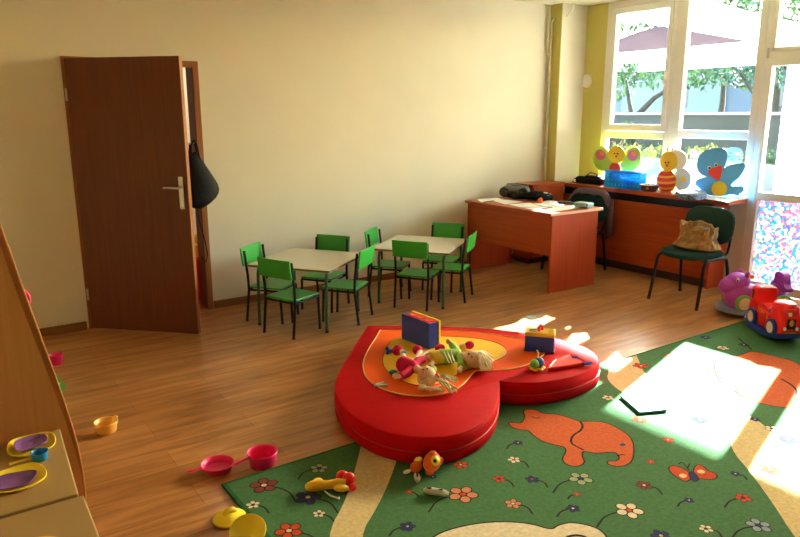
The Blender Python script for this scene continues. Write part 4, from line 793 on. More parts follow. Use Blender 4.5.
m = MB(); k1 = P3(437, 377.5, .045); yarn(m, k1, P3(453, 390, .02), .005, 26, (0, 0, .005)); yarn(m, k1, P3(455, 379.5, .03), .005, 26, (.0, .01, .01)); m.build('hair_bunch', parent=t, off=o3)
m = MB(); k2 = P3(421, 388, .02); yarn(m, k2, P3(441, 389.5, .018), .005, 30, (.0, -.015, .0), .014); m.ball(k2+V3((.01, .0, 0)), (.026, .018, .018), YARN); m.build('hair_bunch', parent=t, off=o3)
m = MB(); tor = [k1+(rt*cos(a)*.0+V3((.0, cos(a)*.018, sin(a)*.018))) for a in [2*pi*k/16 for k in range(16)]]; m.tube(tor, .006, P_RED, closed=True); m.build('hair_band', parent=t, off=o3)
# doll in green, head to the right
h2 = P3(471.5, 359, .052); ch2 = P3(458, 355, .045); hp2 = P3(441, 357, .042); to = (CAM-h2).normalized(); rt = V3((0,0,1)).cross(to).normalized(); upv = to.cross(rt).normalized()
t, o3 = doll('rag_doll', 'rag doll in a lime green dress with long blond yarn hair, head to the right', P3(456, 362, 0), h2, .052, (on_head(h2, .051, .05, .25), on_head(h2, .051, -.45, .75), on_head(h2, .052, -.85, .05)), ch2, hp2,
    [[ch2, P3(462, 365, .03), P3(459.5, 371, .02)], [ch2, P3(454, 346, .06), P3(448.5, 341.5, .07)]],
    [[hp2, P3(434, 360, .03), P3(430, 367, .022)], [hp2, P3(434, 353, .03), P3(428, 358, .03)]],
    GREENC, [(P3(432, 369.5, .022), (.028, .026, .022), GREENC), (P3(440, 348, .035), (.036, .026, .026), PINKC), (P3(469.5, 345, .03), (.034, .026, .026), PINKC)], [[ch2, P3(462, 362, .035), P3(461, 367, .03)], [ch2, P3(456, 350, .055), P3(452, 345, .06)]], YELC)
m = MB(); m.ball(P3(431, 358, .03), (.03, .024, .024), SKIN); m.build('hand', parent=t, off=o3); m = MB(); m.ball(P3(463, 346.5, .025), (.026, .02, .02), SKIN); m.build('hand', parent=t, off=o3)
m = MB(); 
for k in range(3): m.tube([P3(443+k*4, 350, .075), P3(446+k*3, 356, .094), P3(449+k*3, 363, .078)], .003, mat('pale_cord', (.7, .72, .45), .7), seg=6)
m.build('dress_cord', parent=t, off=o3)
m = MB(); m.ball(h2+rt*.020-to*.006, .052, YARN, seg=20, rings=14)
for k in range(90):
    a = 2*pi*k/90*.62-1.2; st = h2+(rt*(.75+.3*random.random())+upv*cos(a)+to*sin(a)*.6).normalized()*.056
    e = P3(484+random.uniform(-5, 10), 366+random.uniform(-10, 5), .018); e.z = max(e.z, HT+.007)
    mid = (st+e)/2+V3((random.uniform(-.01,.01), random.uniform(-.01,.01), .018)); m.tube(smooth_poly([tuple(st), tuple(st+(mid-st)*.5+V3((0,0,.01))), tuple(mid), tuple(e)], 1, False), .0045, YARN, seg=5)
m.build('hair', parent=t, off=o3)
# ================================================================== RIDE-ON TOYS
fw = R(-125)
t = thing('ride_on_train', 'red ride-on toy train with white hubcaps on a blue rocker board', 'ride-on toy', (5.098, 2.462, CT), fw); t.scale = (.86, .72, .88)
def rocker(mb, l, w, mt, z0=.0, n=20, cv=.055):
    R_ = []
    for k in range(n+1):
        u = -1+2*k/n; x = u*l; hw = w*math.sqrt(max(0.02, 1-abs(u)**5)); zb = cv*abs(u)**2.2; r_ = []
        for yy, zz in ((-hw, zb+.03), (-hw*.96, zb+.045), (hw*.96, zb+.045), (hw, zb+.03), (hw*.92, zb+.006), (hw*.6, zb), (-hw*.6, zb), (-hw*.92, zb+.006)): r_.append(Vector((x, yy, zz+z0)))
        R_.append(r_)
    mb.loft(R_, mt)
m = MB(); rocker(m, .33, .165, P_NAVY); m.build('rocker_board', parent=t, angle=50)
XZ = lambda y: Matrix(((1,0,0,0), (0,0,-1,y), (0,1,0,0), (0,0,0,1)))
body = [(-.27,.06), (-.275,.14), (-.255,.24), (-.245,.345), (-.235,.365), (-.13,.37), (-.118,.35), (-.112,.25), (-.09,.225), (.03,.19), (.085,.20), (.10,.25), (.105,.30), (.12,.315), (.225,.30), (.235,.285), (.245,.24), (.27,.20), (.285,.15), (.285,.05)]
m = MB(); bp = smooth_poly(body, 1); R_ = []
for y, d in ((-.105, .012), (-.10, .004), (-.085, 0), (.085, 0), (.10, .004), (.105, .012)): R_.append([Vector((x, y, z)) for x, z in inset(bp, d)])
m.loft(R_, P_RED, cap=False)
for y, d in ((-.105, .012), (.105, .012)): m.prism(inset(bp, d), 0, P_RED, Matrix(((1,0,0,0), (0,0,1,y), (0,1,0,0), (0,0,0,1))))
m.build('train_body', parent=t, angle=50)
# cab and front tower are rounded boxes wider than the body
m = MB(); m.box((-.18, 0, .30), (.125, .215, .15), P_RED, bev=.03); m.build('backrest_cab', parent=t, angle=60)
m = MB(); m.lathe([(0, .10), (.105, .10), (.11, .12), (.108, .275), (.10, .315), (.07, .33), (0, .333)], P_RED, c=(.16, 0, 0), seg=28, sx=.85); fr = m.build('front_tower', parent=t)
m = MB(); m.lathe([(.100, 0), (.116, .004), (.116, .016), (.100, .02)], P_RED, c=(.16, 0, .262), seg=28, sx=.86); m.build('tower_rim', parent=t)
m = MB(); m.box((-.01, 0, .222), (.16, .15, .02), P_RED, rot=(0, R(12), 0), bev=.008); m.build('seat', parent=t)
for s in (-1, 1):
    for x in (-.16, .17):
        m = MB(); m.lathe([(0, 0), (.068, 0), (.074, .008), (.074, .032), (.066, .04), (.05, .04), (.05, .034), (0, .034)], P_NAVY, c=(x, s*.098, .105), rot=(-s*pi/2, 0, 0), seg=28); wl = m.build('wheel', parent=t)
        m = MB(); m.lathe([(0, 0), (.046, 0), (.050, .004), (.046, .010), (0, .013)], P_WHITE, c=(x, s*.132, .105), rot=(-s*pi/2, 0, 0), seg=24); m.build('hubcap', parent=wl)
    m = MB(); m.box((-.20, s*.108, .30), (.025, .004, .075), P_BLK, bev=.0015); m.build('cab_window', parent=t)
    m = MB(); m.ball((.075, s*.085, .215), (.022, .016, .028), P_NAVY); m.build('grip', parent=t)
# face on the front
m = MB(); m.box((.285, 0, .165), (.012, .085, .085), P_BLK, bev=.005); g_ = m.build('grille', parent=t)
m = MB(); m.ball((.292, 0, .175), (.008, .026, .028), mat('face_brown', (.45, .20, .08), .5)); m.build('grille_face', parent=g_)
m = MB(); m.box((.288, 0, .085), (.008, .10, .022), P_GOLD, bev=.002); m.build('number_plate', parent=t)
for y in (-.06, .06): m = MB(); m.ball((.286, y, .125), (.012, .015, .015), P_WHITE); m.build('headlamp', parent=t)
for y, c_ in ((-.055, P_NAVY), (0, P_WHITE), (.055, P_NAVY)): m = MB(); m.box((.16+.092*math.sqrt(max(.1, 1-(y/.11)**2)), y, .235), (.008, .034, .034), c_, rot=(0, 0, y*8), bev=.002); m.build('windscreen', parent=t)
def lettering(s, size, mt, M, parent, name='lettering', ext=.001):
    cu = bpy.data.curves.new('txt', 'FONT'); cu.body = s; cu.size = size; cu.extrude = ext; cu.align_x = 'CENTER'; cu.align_y = 'CENTER'
    tmp = bpy.data.objects.new('txt', cu); COL.objects.link(tmp); me = bpy.data.meshes.new_from_object(tmp); bpy.data.objects.remove(tmp)
    me.materials.clear(); me.materials.append(mt); me.transform(M); o = bpy.data.objects.new(name, me); COL.objects.link(o); o.parent = parent; return o
lettering('TOM', .052, P_GOLD, Matrix.Translation((-.045, -.1065, .185)) @ Euler((R(90), 0, R(0))).to_matrix().to_4x4() @ Euler((0, 0, R(-12))).to_matrix().to_4x4(), t)
lettering('6', .058, P_GOLD, Matrix.Translation((.062, -.1065, .165)) @ Euler((R(90), 0, 0)).to_matrix().to_4x4(), t)

t = thing('ride_on_hippo', 'purple animal-shaped ride-on toy with a green wheel on a pale blue rocker board', 'ride-on toy', (5.53, 2.83, CT), R(146))
m = MB(); rocker(m, .31, .165, P_LAV, cv=.025); m.build('rocker_board', parent=t, angle=50)
m = MB(); m.tube([(.235, 0, .10), (.20, 0, .15), (.14, 0, .17), (.05, 0, .145), (-.06, 0, .14), (-.16, 0, .15), (-.24, 0, .13)], [.04, .105, .112, .095, .09, .095, .05], P_PURP, seg=24); m.box((.0, 0, .085), (.46, .17, .07), P_PURP, bev=.025); m.build('animal_body', parent=t, angle=60)
m = MB(); m.ball((.165, 0, .265), (.100, .088, .078), P_PURP); m.ball((.235, 0, .235), (.070, .080, .064), P_PURP); m.ball((.275, .0, .215), (.034, .066, .042), P_PURP); hd = m.build('head', parent=t)
for s in (-1, 1):
    m = MB(); m.ball((.20, s*.07, .295), (.012, .008, .013), P_WHITE); m.ball((.204, s*.075, .295), (.007, .005, .008), P_BLK); m.build('eye', parent=hd)
    m = MB(); m.ball((.12, s*.06, .335), (.022, .012, .026), P_PURP); m.build('ear', parent=hd)
    for x in (.155, -.17):
        m = MB(); m.lathe([(0, 0), (.062, 0), (.070, .008), (.070, .03), (.062, .038), (.05, .038), (.05, .032), (0, .032)], P_GREEN, c=(x, s*.098, .108), rot=(-s*pi/2, 0, 0), seg=28); wl = m.build('wheel', parent=t)
        m = MB(); m.lathe([(0, 0), (.046, 0), (.050, .004), (.046, .012), (0, .015)], mat('plastic_cream', (.78, .66, .50), .4), c=(x, s*.130, .108), rot=(-s*pi/2, 0, 0), seg=24); m.build('hubcap', parent=wl)
m = MB(); m.tube([(.10, -.10, .325), (.10, 0, .335), (.10, .10, .325)], [.016, .014, .016], P_OR); m.build('handlebar', parent=t)
bk = [(-.085,.0), (-.10,.03), (-.075,.045), (-.055,.07), (-.055,.11), (-.035,.14), (.035,.14), (.055,.11), (.055,.07), (.075,.045), (.10,.03), (.085,.0)]
m = MB(); m.prism(smooth_poly([(y*1.25, z*1.1) for y, z in bk], 2), .06, P_PURP, Matrix(((0,0,1,-.235), (1,0,0,0), (0,1,0,.19), (0,0,0,1)))); m.build('backrest', parent=t, bevel=.012, angle=60)
m = MB(); m.ball((-.03, 0, .225), (.08, .075, .015), P_PURP); m.build('seat', parent=t)

# ================================================================== FIGURES STANDING ON THE COUNTER
def figure(name, label, cat, X, y_c): return thing(name, label, cat, (X, y_c, ch_))
def fmap(X, zmin, zmax): return lambda pts: [(p.y, ch_+.001+(p.z-zmin)*(zmax-ch_-.001)/(zmax-zmin)) for p in (atx(x, y, X) for x, y in pts)]
def plate(parent, name, poly, X, t_, mt, off):
    m = MB(); m.prism(poly, t_, mt, YZ(X)); return m.build(name, parent=parent, off=off)
def zb(L, ox=580, oy=130, s=4.444): return [(ox+x/s, oy+y/s) for x, y in L]
X = 6.20; F_LG = plastic('lime_card', (.40, .62, .08), .6); F_Y = plastic('yellow_card', (.88, .60, .03), .6); F_R = plastic('red_card', (.80, .06, .04), .6); F_PK = plastic('pink_card', (.72, .16, .26), .6); F_O = plastic('orange_card', (.85, .28, .05), .6); F_B = plastic('blue_card', (.11, .42, .80), .6); F_LB = plastic('light_blue_card', (.50, .70, .80), .6); F_W = plastic('white_card', (.85, .85, .82), .6)
def zpx(y, x=640): return atx(x, y, X).z
fm = fmap(X, zpx(188, 618), zpx(145, 618))
o3 = (X, atx(617, 180, X).y, ch_); t = figure('butterfly_figure', 'flat butterfly figure with green wings and a yellow face behind the blue basket', 'figure', X, o3[1])
for name, L in (('wing', [(62,90), (85,70), (110,76), (130,100), (150,140), (145,180), (110,190), (70,178), (55,130)]), ('wing', [(265,85), (245,74), (220,84), (200,105), (180,140), (182,180), (215,192), (255,176), (273,130)])):
    w_ = plate(t, name, smooth_poly(fm(zb(L)), 2), X, .006, F_LG, o3)
for (cx_, cy_) in ((92, 112), (234, 115)):
    for r_, mt, xo in ((24, F_PK, .0015), (11, F_O, .003)):
        e = fm(zb([(cx_+(6 if r_ == 11 else 0)+r_*cos(a)*.95, cy_-(8 if r_ == 11 else 0)+r_*sin(a)*1.05) for a in [2*pi*k/24 for k in range(24)]])); plate(t, 'wing_spot', e, X-xo, .0015, mt, o3)
plate(t, 'figure_body', smooth_poly(fm(zb([(130,195), (132,160), (150,145), (172,148), (180,165), (182,200), (180,258), (132,258)])), 1), X-.006, .006, F_R, o3)
plate(t, 'face', fm(zb([(165+38*cos(a), 111+40*sin(a)) for a in [2*pi*k/28 for k in range(28)]])), X-.012, .006, F_Y, o3)
def dot(t, px, py, r_, mt, Xd, name, fm_, o3, s=4.444):
    plate(t, name, fm_([(px+r_*cos(a), py+r_*sin(a)) for a in [2*pi*k/14 for k in range(14)]]), Xd, .0015, mt, o3)
for dx in (-7, 7): dot(t, 580+(163+dx)/4.444, 130+106/4.444, .8, P_BLK, X-.0135, 'eye', fm, o3)
dot(t, 580+164/4.444, 130+119/4.444, 1.2, F_R, X-.0135, 'beak', fm, o3)
for a, b in (((153, 78), (147, 52)), ((178, 78), (186, 50))):
    pa, pb = fm(zb([a, b])); m = MB(); m.tube([(X-.006, *pa), (X-.006, *pb)], .004, F_PK); m.ball((X-.006, *pb), .009, F_PK); m.build('antenna', parent=t, off=o3)
# bee
fm = fmap(X, zpx(190, 676), zpx(149, 676)); o3 = (X, atx(674, 180, X).y, ch_); t = figure('bee_figure', 'flat bee figure with a yellow and red striped body and pale wings', 'figure', X, o3[1])
plate(t, 'upper_wing', fm(zb([(430+45*cos(a), 130+42*sin(a)) for a in [2*pi*k/28 for k in range(28)]])), X, .006, F_W, o3)
plate(t, 'lower_wing', fm(zb([(452+40*cos(a), 212+48*sin(a)) for a in [2*pi*k/28 for k in range(28)]])), X+.006, .006, F_LB, o3)
dot(t, 580+458/4.444, 130+212/4.444, 2.6, F_Y, X+.0045, 'wing_spot', fm, o3)
bel = [(386+44*cos(a), 220+49*sin(a)) for a in [2*pi*k/36 for k in range(36)]]
bel = [(x, min(y, 264)) for x, y in bel]
plate(t, 'belly', fm(zb(bel)), X-.006, .006, F_Y, o3)
for yc, hh_ in ((187, 10), (212, 9), (237, 8.5), (257, 6)):
    top = []; bot = []
    for k in range(11):
        u = -1+k/5; 
        w_ = lambda yy: 43*math.sqrt(max(0, 1-((yy-220)/49)**2))
        top.append((386+u*w_(yc-hh_+4*(1-u*u)), yc-hh_+6*(1-u*u)-2)); bot.append((386+u*w_(yc+hh_+2*(1-u*u)), yc+hh_+6*(1-u*u)-4))
    plate(t, 'red_stripe', fm(zb([(x, min(y, 263)) for x, y in top+bot[::-1]])), X-.0075, .0015, F_R, o3)
plate(t, 'face', fm(zb([(398+39*cos(a), 136+42*sin(a)) for a in [2*pi*k/28 for k in range(28)]])), X-.0135, .006, F_Y, o3)
for dx in (-6, 8): dot(t, 580+(390+dx)/4.444, 130+141/4.444, .9, P_BLK, X-.015, 'eye', fm, o3)
dot(t, 580+391/4.444, 130+153/4.444, 1.3, F_R, X-.015, 'beak', fm, o3)
for a, b in (((392, 100), (390, 84)), ((408, 100), (414, 85))):
    pa, pb = fm(zb([a, b])); m = MB(); m.tube([(X-.006, *pa), (X-.006, *pb)], .004, F_R); m.ball((X-.006, *pb), .009, F_R); m.build('antenna', parent=t, off=o3)
# blue bird
X2 = 6.20; fm = fmap(X2, zpx(196, 722), zpx(147, 722)); o3 = (X2, atx(722, 185, X2).y, ch_); t = figure('bird_figure', 'flat blue bird figure with a red beak and a yellow round tummy, nearest the door', 'figure', X2, o3[1])
bird = [(522,130), (532,110), (555,92), (590,80), (630,78), (652,90), (658,115), (648,150), (640,165), (650,165), (670,152), (700,146), (728,146), (737,158), (728,178), (705,208), (685,225), (668,240), (680,247), (705,245), (725,248), (728,262), (718,275), (705,280), (706,290), (690,284), (670,280), (640,290), (600,290), (560,280), (530,255), (508,238), (520,218), (550,207), (575,205), (545,200), (525,180), (518,155)]
plate(t, 'bird_body', smooth_poly(fm(zb(bird)), 2), X2, .008, F_B, o3)
plate(t, 'beak', smooth_poly(fm(zb([(570,180), (585,168), (600,165), (618,155), (632,158), (634,172), (622,220), (614,222), (585,205), (572,196)])), 1), X2-.004, .004, F_R, o3)
plate(t, 'tummy', fm(zb([(620+34*cos(a), 258+32*sin(a)) for a in [2*pi*k/30 for k in range(30)]])), X2-.006, .006, F_Y, o3)
for cx_, cy_ in ((576, 166), (605, 153)): dot(t, 580+cx_/4.444, 130+cy_/4.444, 1.9, F_W, X2-.004, 'eye', fm, o3); dot(t, 580+(cx_+1)/4.444, 130+(cy_+1)/4.444, 1.2, P_BLK, X2-.0055, 'pupil', fm, o3)

# ================================================================== THINGS ON THE COUNTER
TB = mat('clear_blue_plastic', (.02, .45, .85), .2)
_n = TB.node_tree.nodes; _l = TB.node_tree.links; _tr = _n.new('ShaderNodeBsdfTransparent'); _tr.inputs['Color'].default_value = (.35, .8, 1, 1); _mx = _n.new('ShaderNodeMixShader'); _mx.inputs[0].default_value = .55
_l.new(_n['Principled BSDF'].outputs[0], _mx.inputs[1]); _l.new(_tr.outputs[0], _mx.inputs[2]); _l.new(_mx.outputs[0], _n['Material Output'].inputs['Surface'])
ya, yb_ = atx(605, 185, 6.06).y, atx(640, 187, 6.06).y
t = thing('storage_basket', 'bright blue plastic basket filled with green and dark things on the counter', 'basket', (6.10, (ya+yb_)/2, ch_)); hw = (ya-yb_)/2
m = MB()
for sx_, y0_, y1_, x0_, x1_ in ((0, -hw, hw, -.055, -.051), (0, -hw, hw, .051, .055), (0, -hw, -hw+.004, -.055, .055), (0, hw-.004, hw, -.055, .055)): m.bx(x0_, x1_, y0_, y1_, .0, .178, TB)
m.bx(-.055, .055, -hw, hw, 0, .004, TB)
for k in range(9):
    for z in (.03, .075, .12): m.bx(-.0575, -.055, -hw+.02+k*(2*hw-.04)/9, -hw+.02+k*(2*hw-.04)/9+.012, z, z+.018, P_CYAN)
m.build('basket_body', parent=t)
m = MB(); m.bx(-.062, -.050, -hw-.006, hw+.006, .166, .182, P_CYAN, bev=.003); m.bx(.050, .062, -hw-.006, hw+.006, .166, .182, P_CYAN, bev=.003); m.bx(-.05, .05, -hw-.006, -hw+.006, .166, .182, P_CYAN, bev=.003); m.bx(-.05, .05, hw-.006, hw+.006, .166, .182, P_CYAN, bev=.003); m.build('basket_rim', parent=t)
random.seed(3)
for k, mt in enumerate((P_GREEN, P_NAVY, P_GREEN, P_BLK)):
    m = MB(); m.box((0, 0, .05), (.07, hw*.35, .085), mt, bev=.006); o = m.build('toy_block'); o.location = (6.105, (ya+yb_)/2-hw*.72+k*hw*.47, ch_+.006); tag(o, ('green toy block nearest the door inside the blue basket', 'navy toy block inside the blue basket', 'green toy block in the middle of the blue basket', 'black toy block at the far end of the blue basket')[k], 'block')
# black bag with cables
BLC = mat('black_nylon', (.008, .008, .011), .7, var=.2, scale=30, bump=.3, bscale=60, spec=.2)
c = at(590, 185, ch_); t = thing('camera_bag', 'black nylon camera bag with loose straps at the corner end of the counter', 'bag', (6.13, 5.125, ch_))
m = MB(); m.box((0, 0, .046), (.10, .38, .08), BLC, bev=.03); m.box((0, -.05, .088), (.085, .2, .03), BLC, bev=.012); m.build('bag_body', parent=t)
m = MB(); m.tube([(-.03, .12, .06), (-.06, .18, .06), (-.07, .20, .02), (-.05, .15, .008)], .006, BLC); m.tube([(0, .05, .1), (-.01, .0, .135), (0, -.07, .125), (.01, -.1, .09)], .006, BLC); m.tube([(-.02, -.12, .07), (-.04, -.17, .085), (-.05, -.19, .05), (-.05, -.195, .008)], .004, BLC); m.build('strap', parent=t)
m = MB(); m.ball((0, 0, .024), (.024, .024, .024), F_O); o = m.build('toy_ball'); o.location = (6.13, 4.895, ch_+.0); tag(o, 'small orange ball between the black bag and the blue basket', 'ball')
# white cup stack, wicker bowl
c = atx(649, 186, 6.20)
for k in range(2):
    m = MB(); m.lathe([(0, 0), (.030, 0), (.042, .115), (.044, .118), (.040, .115), (.029, .004), (0, .004)], F_W, seg=24); o = m.build('paper_cup'); o.location = (6.20, (4.575, 4.485, 4.575)[k], ch_+(.018 if k == 2 else 0)); tag(o, ('white paper cup standing next to the blue basket', 'white paper cup standing between the other cup and the bee figure')[k], 'cup')
wk = mat('brown_wicker', (.16, .05, .025), .6, var=.35, scale=40, bump=.8, bscale=120)
t = thing('wicker_bowl', 'small round brown wicker bowl on the front edge of the counter', 'bowl', (6.075, atx(649.5, 187, 6.075).y, ch_))
m = MB(); m.lathe([(0, .002), (.050, .002), (.058, .012), (.066, .045), (.068, .062), (.062, .066), (.058, .05), (.05, .014), (0, .01)], wk); m.build('bowl_body', parent=t)
m = MB(); pts = [(cos(a)*.066, sin(a)*.066, .062+.003*sin(12*a)) for a in [2*pi*k/48 for k in range(48)]]; m.tube(pts, .006, wk, closed=True); m.build('bowl_rim', parent=t)
m = MB(); m.ball((-.062, -.02, .036), (.004, .010, .010), F_O); m.build('painted_flower', parent=t); t.scale = (1.15, 1.4, 1.0)
# dark cloth/tray with pale pattern in front of the bird
NC = mat('navy_patterned_cloth', (.22, .30, .48), .8, scale=42, col2=(.006, .010, .035), detail=2)
c = at(690, 194, ch_); t = None
m = MB(); pts = smooth_poly([(p.x, p.y) for p in (at(x, y, ch_+.012) for x, y in ((674, 194), (684, 192.5), (696, 193.5), (707, 195), (706, 198), (694, 199.5), (680, 197.5)))], 2)
R_ = [[Vector((x, y, ch_+z+.006*noise.noise(Vector((x*40, y*40, z*50))))) for x, y in inset(pts, d)] for z, d in ((.002, 0), (.025, -.003), (.045, .006), (.052, .028))]
R_[0] = [Vector((v.x, v.y, ch_+.001)) for v in R_[0]]
m.loft(R_, NC); o = m.build('folded_cloth', off=(c.x, c.y, ch_)); tag(o, 'folded navy cloth with a pale pattern in front of the bird figure', 'cloth')
PAP = mat('white_paper', (.84, .83, .80), .7)
m = MB(); pts = [(p.x, p.y) for p in (at(x, y, ch_+.002) for x, y in ((703, 196), (722, 196.5), (738, 199.5), (728, 202), (706, 199)))]; m.prism([(min(x, 6.25), y) for x, y in pts], .0015, PAP, Matrix.Translation((0, 0, ch_+.0005))); o = m.build('paper_sheet', off=(*pts[0], ch_)); tag(o, 'white paper sheet at the near end of the counter under the bird', 'paper')

# ================================================================== THINGS ON THE DESK
def dpt(px, py, z=0): return at(px, py, dh+z)
RG = mat('radio_grey', (.13, .14, .14), .35, metal=.3); RD = mat('radio_dark', (.03, .035, .035), .4)
c = dpt(508, 196.0); a_ = R(-62); t = thing('cd_radio', 'grey rounded portable cd radio at the back of the red desk', 'radio', (c.x-.02, c.y-.14, dh), a_)
m = MB(); R_ = []
for k in range(13):
    u = -1+2*k/12; sc_ = math.sqrt(max(.12, 1-abs(u)**6)); r_ = []
    for j in range(24):
        a = 2*pi*j/24; r_.append(Vector((u*.155, cos(a)*.088*sc_*(1 if cos(a) < 0 else .95), .068+sin(a)*.064*sc_*(1.0 if sin(a) > 0 else 1.0))))
    R_.append(r_)
m.loft(R_, RG); m.build('radio_case', parent=t, angle=60)
for s in (-1, 1): m = MB(); m.lathe([(0, 0), (.050, 0), (.054, .006), (.046, .012), (.02, .004), (0, .008)], RD, c=(s*.105, -.078, .062), rot=(R(90), 0, 0), seg=28); m.build('speaker', parent=t)
m = MB(); m.lathe([(0, 0), (.058, 0), (.056, .006), (0, .008)], RD, c=(0, .01, .128), seg=28); m.build('disc_lid', parent=t)
m = MB(); m.box((0, -.083, .055), (.075, .012, .035), P_BLK, bev=.003); m.build('display', parent=t)
m = MB(); m.tube([(-.12, .03, .10), (-.115, .05, .134), (0, .055, .142), (.115, .05, .134), (.12, .03, .10)], .008, RG); m.build('carry_handle', parent=t)
c = dpt(534, 200.5); t = thing('black_rucksack', 'flat black bag with straps lying across the papers on the desk', 'bag', (c.x, c.y, dh+.003), R(-55))
m = MB(); m.tube([(-.23, .02, .020), (-.15, .02, .036), (-.05, .0, .046), (.06, .0, .052), (.14, .01, .044), (.19, .02, .026)], [.018, .034, .044, .050, .042, .024], BLC, seg=14, flat=.9); m.ball((.09, -.03, .04), (.08, .05, .038), BLC); m.build('bag_body', parent=t)
m = MB(); m.tube([(.13, .0, .085), (.02, -.03, .098), (-.10, -.05, .070), (-.2, -.06, .02)], .012, BLC, flat=.4); m.tube([(.19, -.0, .03), (.12, -.07, .03), (.03, -.09, .012), (-.06, -.085, .010)], .012, BLC, flat=.5); m.build('strap', parent=t)
m = MB(); m.box((.12, -.035, .085), (.045, .018, .006), GREYP, rot=(.2, .1, .4), bev=.002); m.box((.15, .01, .074), (.05, .014, .006), GREYP, rot=(.2, .3, -.2), bev=.002); m.build('buckle', parent=t)
c = dpt(540, 203.5); m = MB(); m.box((0, 0, .022), (.055, .038, .044), P_OR, bev=.004); m.ball((.02, 0, .048), (.014, .014, .006), P_OR); o = m.build('orange_box'); o.location = (c.x, c.y, dh+.004); o.rotation_euler = (0, 0, R(25)); tag(o, 'small bright orange box in front of the black bag on the desk', 'box')
c = dpt(588, 208); t = thing('wipes_packet', 'pale blue packet of wet wipes on the near right corner of the desk', 'packet', (c.x-.005, c.y+.05, dh), R(92))
m = MB(); m.box((0, 0, .026), (.10, .17, .048), plastic('pale_blue', (.36, .58, .66)), rot=(0, 0, R(90)), bev=.014); m.build('packet_body', parent=t)
m = MB(); m.box((0, 0, .050), (.05, .08, .005), P_WHITE, rot=(0, 0, R(90)), bev=.002); m.build('packet_flap', parent=t); m = MB(); m.box((-.075, 0, .03), (.014, .10, .036), plastic('teal', (.10, .30, .36)), bev=.005); m.build('packet_end', parent=t)
c = dpt(566, 205); t = thing('spectacles_case', 'dark brown elongated case on the papers near the wipes packet', 'case', (c.x, c.y, dh+.003), R(-40))
m = MB(); m.tube([(-.085, 0, .016), (-.06, 0, .018), (.05, 0, .016), (.08, 0, .012)], [.012, .02, .018, .010], mat('dark_brown_leather', (.05, .02, .015), .4), flat=.8); m.build('case_body', parent=t); m = MB(); m.tube([(-.06, 0, .036), (.05, 0, .033)], .002, STEEL); m.build('case_seam', parent=t)
lab = ['long white paper sheet along the left end of the desk', 'white paper sheet under the left part of the black bag', 'white paper sheet sticking out in front of the orange box', 'white paper sheet nearest the front corner of the desk', 'large white paper sheet in the middle of the desk', 'white paper sheet beside the wipes packet']
PX = [[(472, 198.6), (497, 197.8), (505, 200.2), (481, 202.2)], [(492, 200.5), (508, 200), (523, 202), (505, 204.5)], [(508, 204.6), (530, 203), (542, 207), (522, 207.6)], [(524, 208), (547, 206.5), (557, 211), (545, 212.2)], [(533, 204), (552, 200), (577, 203), (556, 208)], [(548, 208.5), (570, 205.5), (580, 208), (558, 211.2)]]
for k, (pp, lb) in enumerate(zip(PX, lab)):
    pts = [(p.x, p.y) for p in (dpt(x, y) for x, y in pp)]; pts = [(min(max(x, dx0+.012), dx1-.01), min(max(y, dy0+.012), dy1-.01)) for x, y in pts]
    m = MB(); m.prism(pts, .0006, PAP, Matrix.Translation((0, 0, dh+.0003+.0008*(k % 3)))); o = m.build('paper_sheet', off=(*pts[0], dh)); tag(o, lb, 'paper')
for k, (a, b, lb) in enumerate((((484, 202), (494, 200.6), 'dark pen on the sheet at the left end of the desk'), ((541, 209), (552, 206.8), 'dark pen on the paper near the front corner of the desk'))):
    p, q = dpt(*a, .008), dpt(*b, .008); m = MB(); m.tube([p, p+(q-p)*.9, q], [.0045, .0045, .001], P_BLK, seg=8); tag(m.build('pen', off=(p.x, p.y, dh)), lb, 'pen')

# ================================================================== BEHIND THE DOOR
t = thing('black_tote_bag', 'black tote bag hanging behind the half-open door in the doorway', 'bag', (1.70, 5.22, .93))
LEA = mat('black_soft_leather', (.007, .006, .007), .6, bump=.3, bscale=30, spec=.15)
m = MB(); R_ = []
w0 = Vector((.90, .10, 0)).normalized(); n0 = Vector((-.1, .9, 0)).normalized(); cb = Vector((1.722, 5.2, 0))
for z, cx_, hw_, ht_ in ((.93, -.06, .02, .02), (.945, -.045, .075, .045), (.985, .0, .125, .06), (1.05, .020, .140, .055), (1.13, .005, .115, .045), (1.22, -.02, .085, .035), (1.31, -.045, .055, .025), (1.355, -.055, .035, .018)):
    R_.append([cb+w0*(cx_+hw_*cos(a)*(1+.05*sin(3*a+z*9)))+n0*(ht_*sin(a))+Vector((0, 0, z+.02*cos(a)*(1 if z > .96 else -.5))) for a in [2*pi*k/24 for k in range(24)]])
m.loft(R_, LEA); m.build('bag_body', parent=t, off=(1.70, 5.22, .93), sub=1)
m = MB()
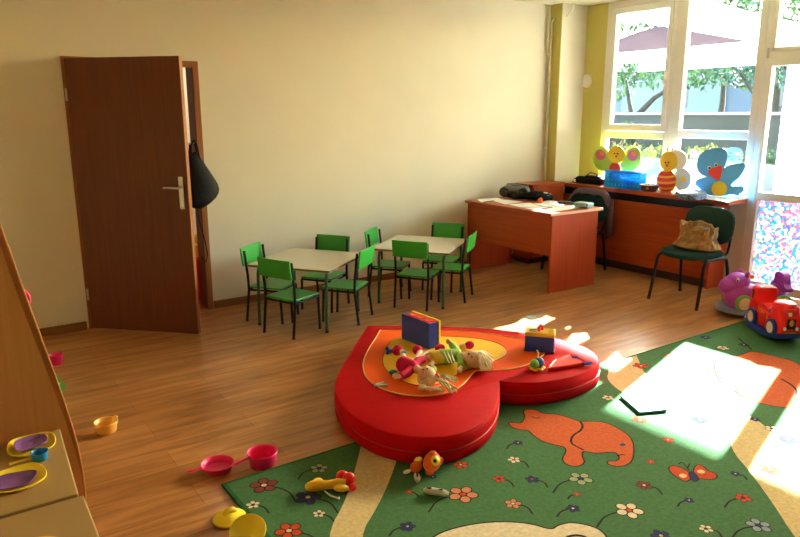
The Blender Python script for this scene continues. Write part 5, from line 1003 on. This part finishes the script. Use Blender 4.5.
for d in (-.015, .015): m.tube([cb+w0*(-.07)+n0*d+Vector((0,0,1.33)), cb+w0*(-.06)+n0*d+Vector((0,0,1.42)), cb+w0*(-.03)+n0*d*.5+Vector((0,0,1.445)), cb+w0*(-.015)+n0*d+Vector((0,0,1.40)), cb+w0*(.01)+n0*d+Vector((0,0,1.25))], .007, LEA)
m.build('bag_handle', parent=t, off=(1.70, 5.22, .93))
m = MB(); m.tube([cb+w0*(-.04)+Vector((0,0,.97)), cb+w0*(-.035)+Vector((0,0,.85)), cb+w0*(.0)+Vector((0,0,.70)), cb+w0*(.02)+Vector((0,0,.56)), cb+w0*(.0)+Vector((0,0,.50)), cb+w0*(-.03)+Vector((0,0,.55))], .004, LEA, seg=6); m.build('shoulder_strap', parent=t, off=(1.70, 5.22, .93))
m = MB(); hk = cb+w0*(-.03)+Vector((0,0,1.43)); m.tube([hk+Vector((0, 0, 0)), hk+Vector((-.03, -.0, -.01)), hk+Vector((-.09, .03, .01)), hk+Vector((-.16, .09, .01))], .006, STEEL); m.build('hook', parent=leaf).matrix_parent_inverse = (d1.matrix_world @ leaf.matrix_basis).inverted() if False else Matrix()
bpy.data.objects['hook'].parent = t; bpy.data.objects['hook'].location = Vector((-1.70, -5.22, -.93))
t = thing('toy_chest', 'red plastic toy chest standing in the hallway behind the door', 'chest', (2.00, 6.02, 0))
m = MB(); m.box((0, 0, .19), (.5, .34, .36), P_RED, bev=.02); m.build('chest_body', parent=t); m = MB(); m.box((0, 0, .385), (.53, .37, .03), P_RED, bev=.01); m.build('chest_lid', parent=t)
m = MB(); m.tube([(0, 0, .0), (0, 0, .10)], [.07, .085], P_YEL, seg=18); m.ball((0, 0, .15), (.07, .07, .07), P_YEL); m.ball((.0, -.05, .20), (.035, .03, .03), P_ORG); o = m.build('toy_duck'); o.location = (1.95, 5.95, .401); tag(o, 'yellow plastic toy figure on top of the red toy chest in the hallway', 'toy')
m = MB(); m.box((0, 0, .03), (.16, .12, .06), P_PURP, bev=.012); o = m.build('toy_brick'); o.location = (2.13, 6.02, .401); tag(o, 'purple toy brick beside the yellow toy on the red chest', 'toy')
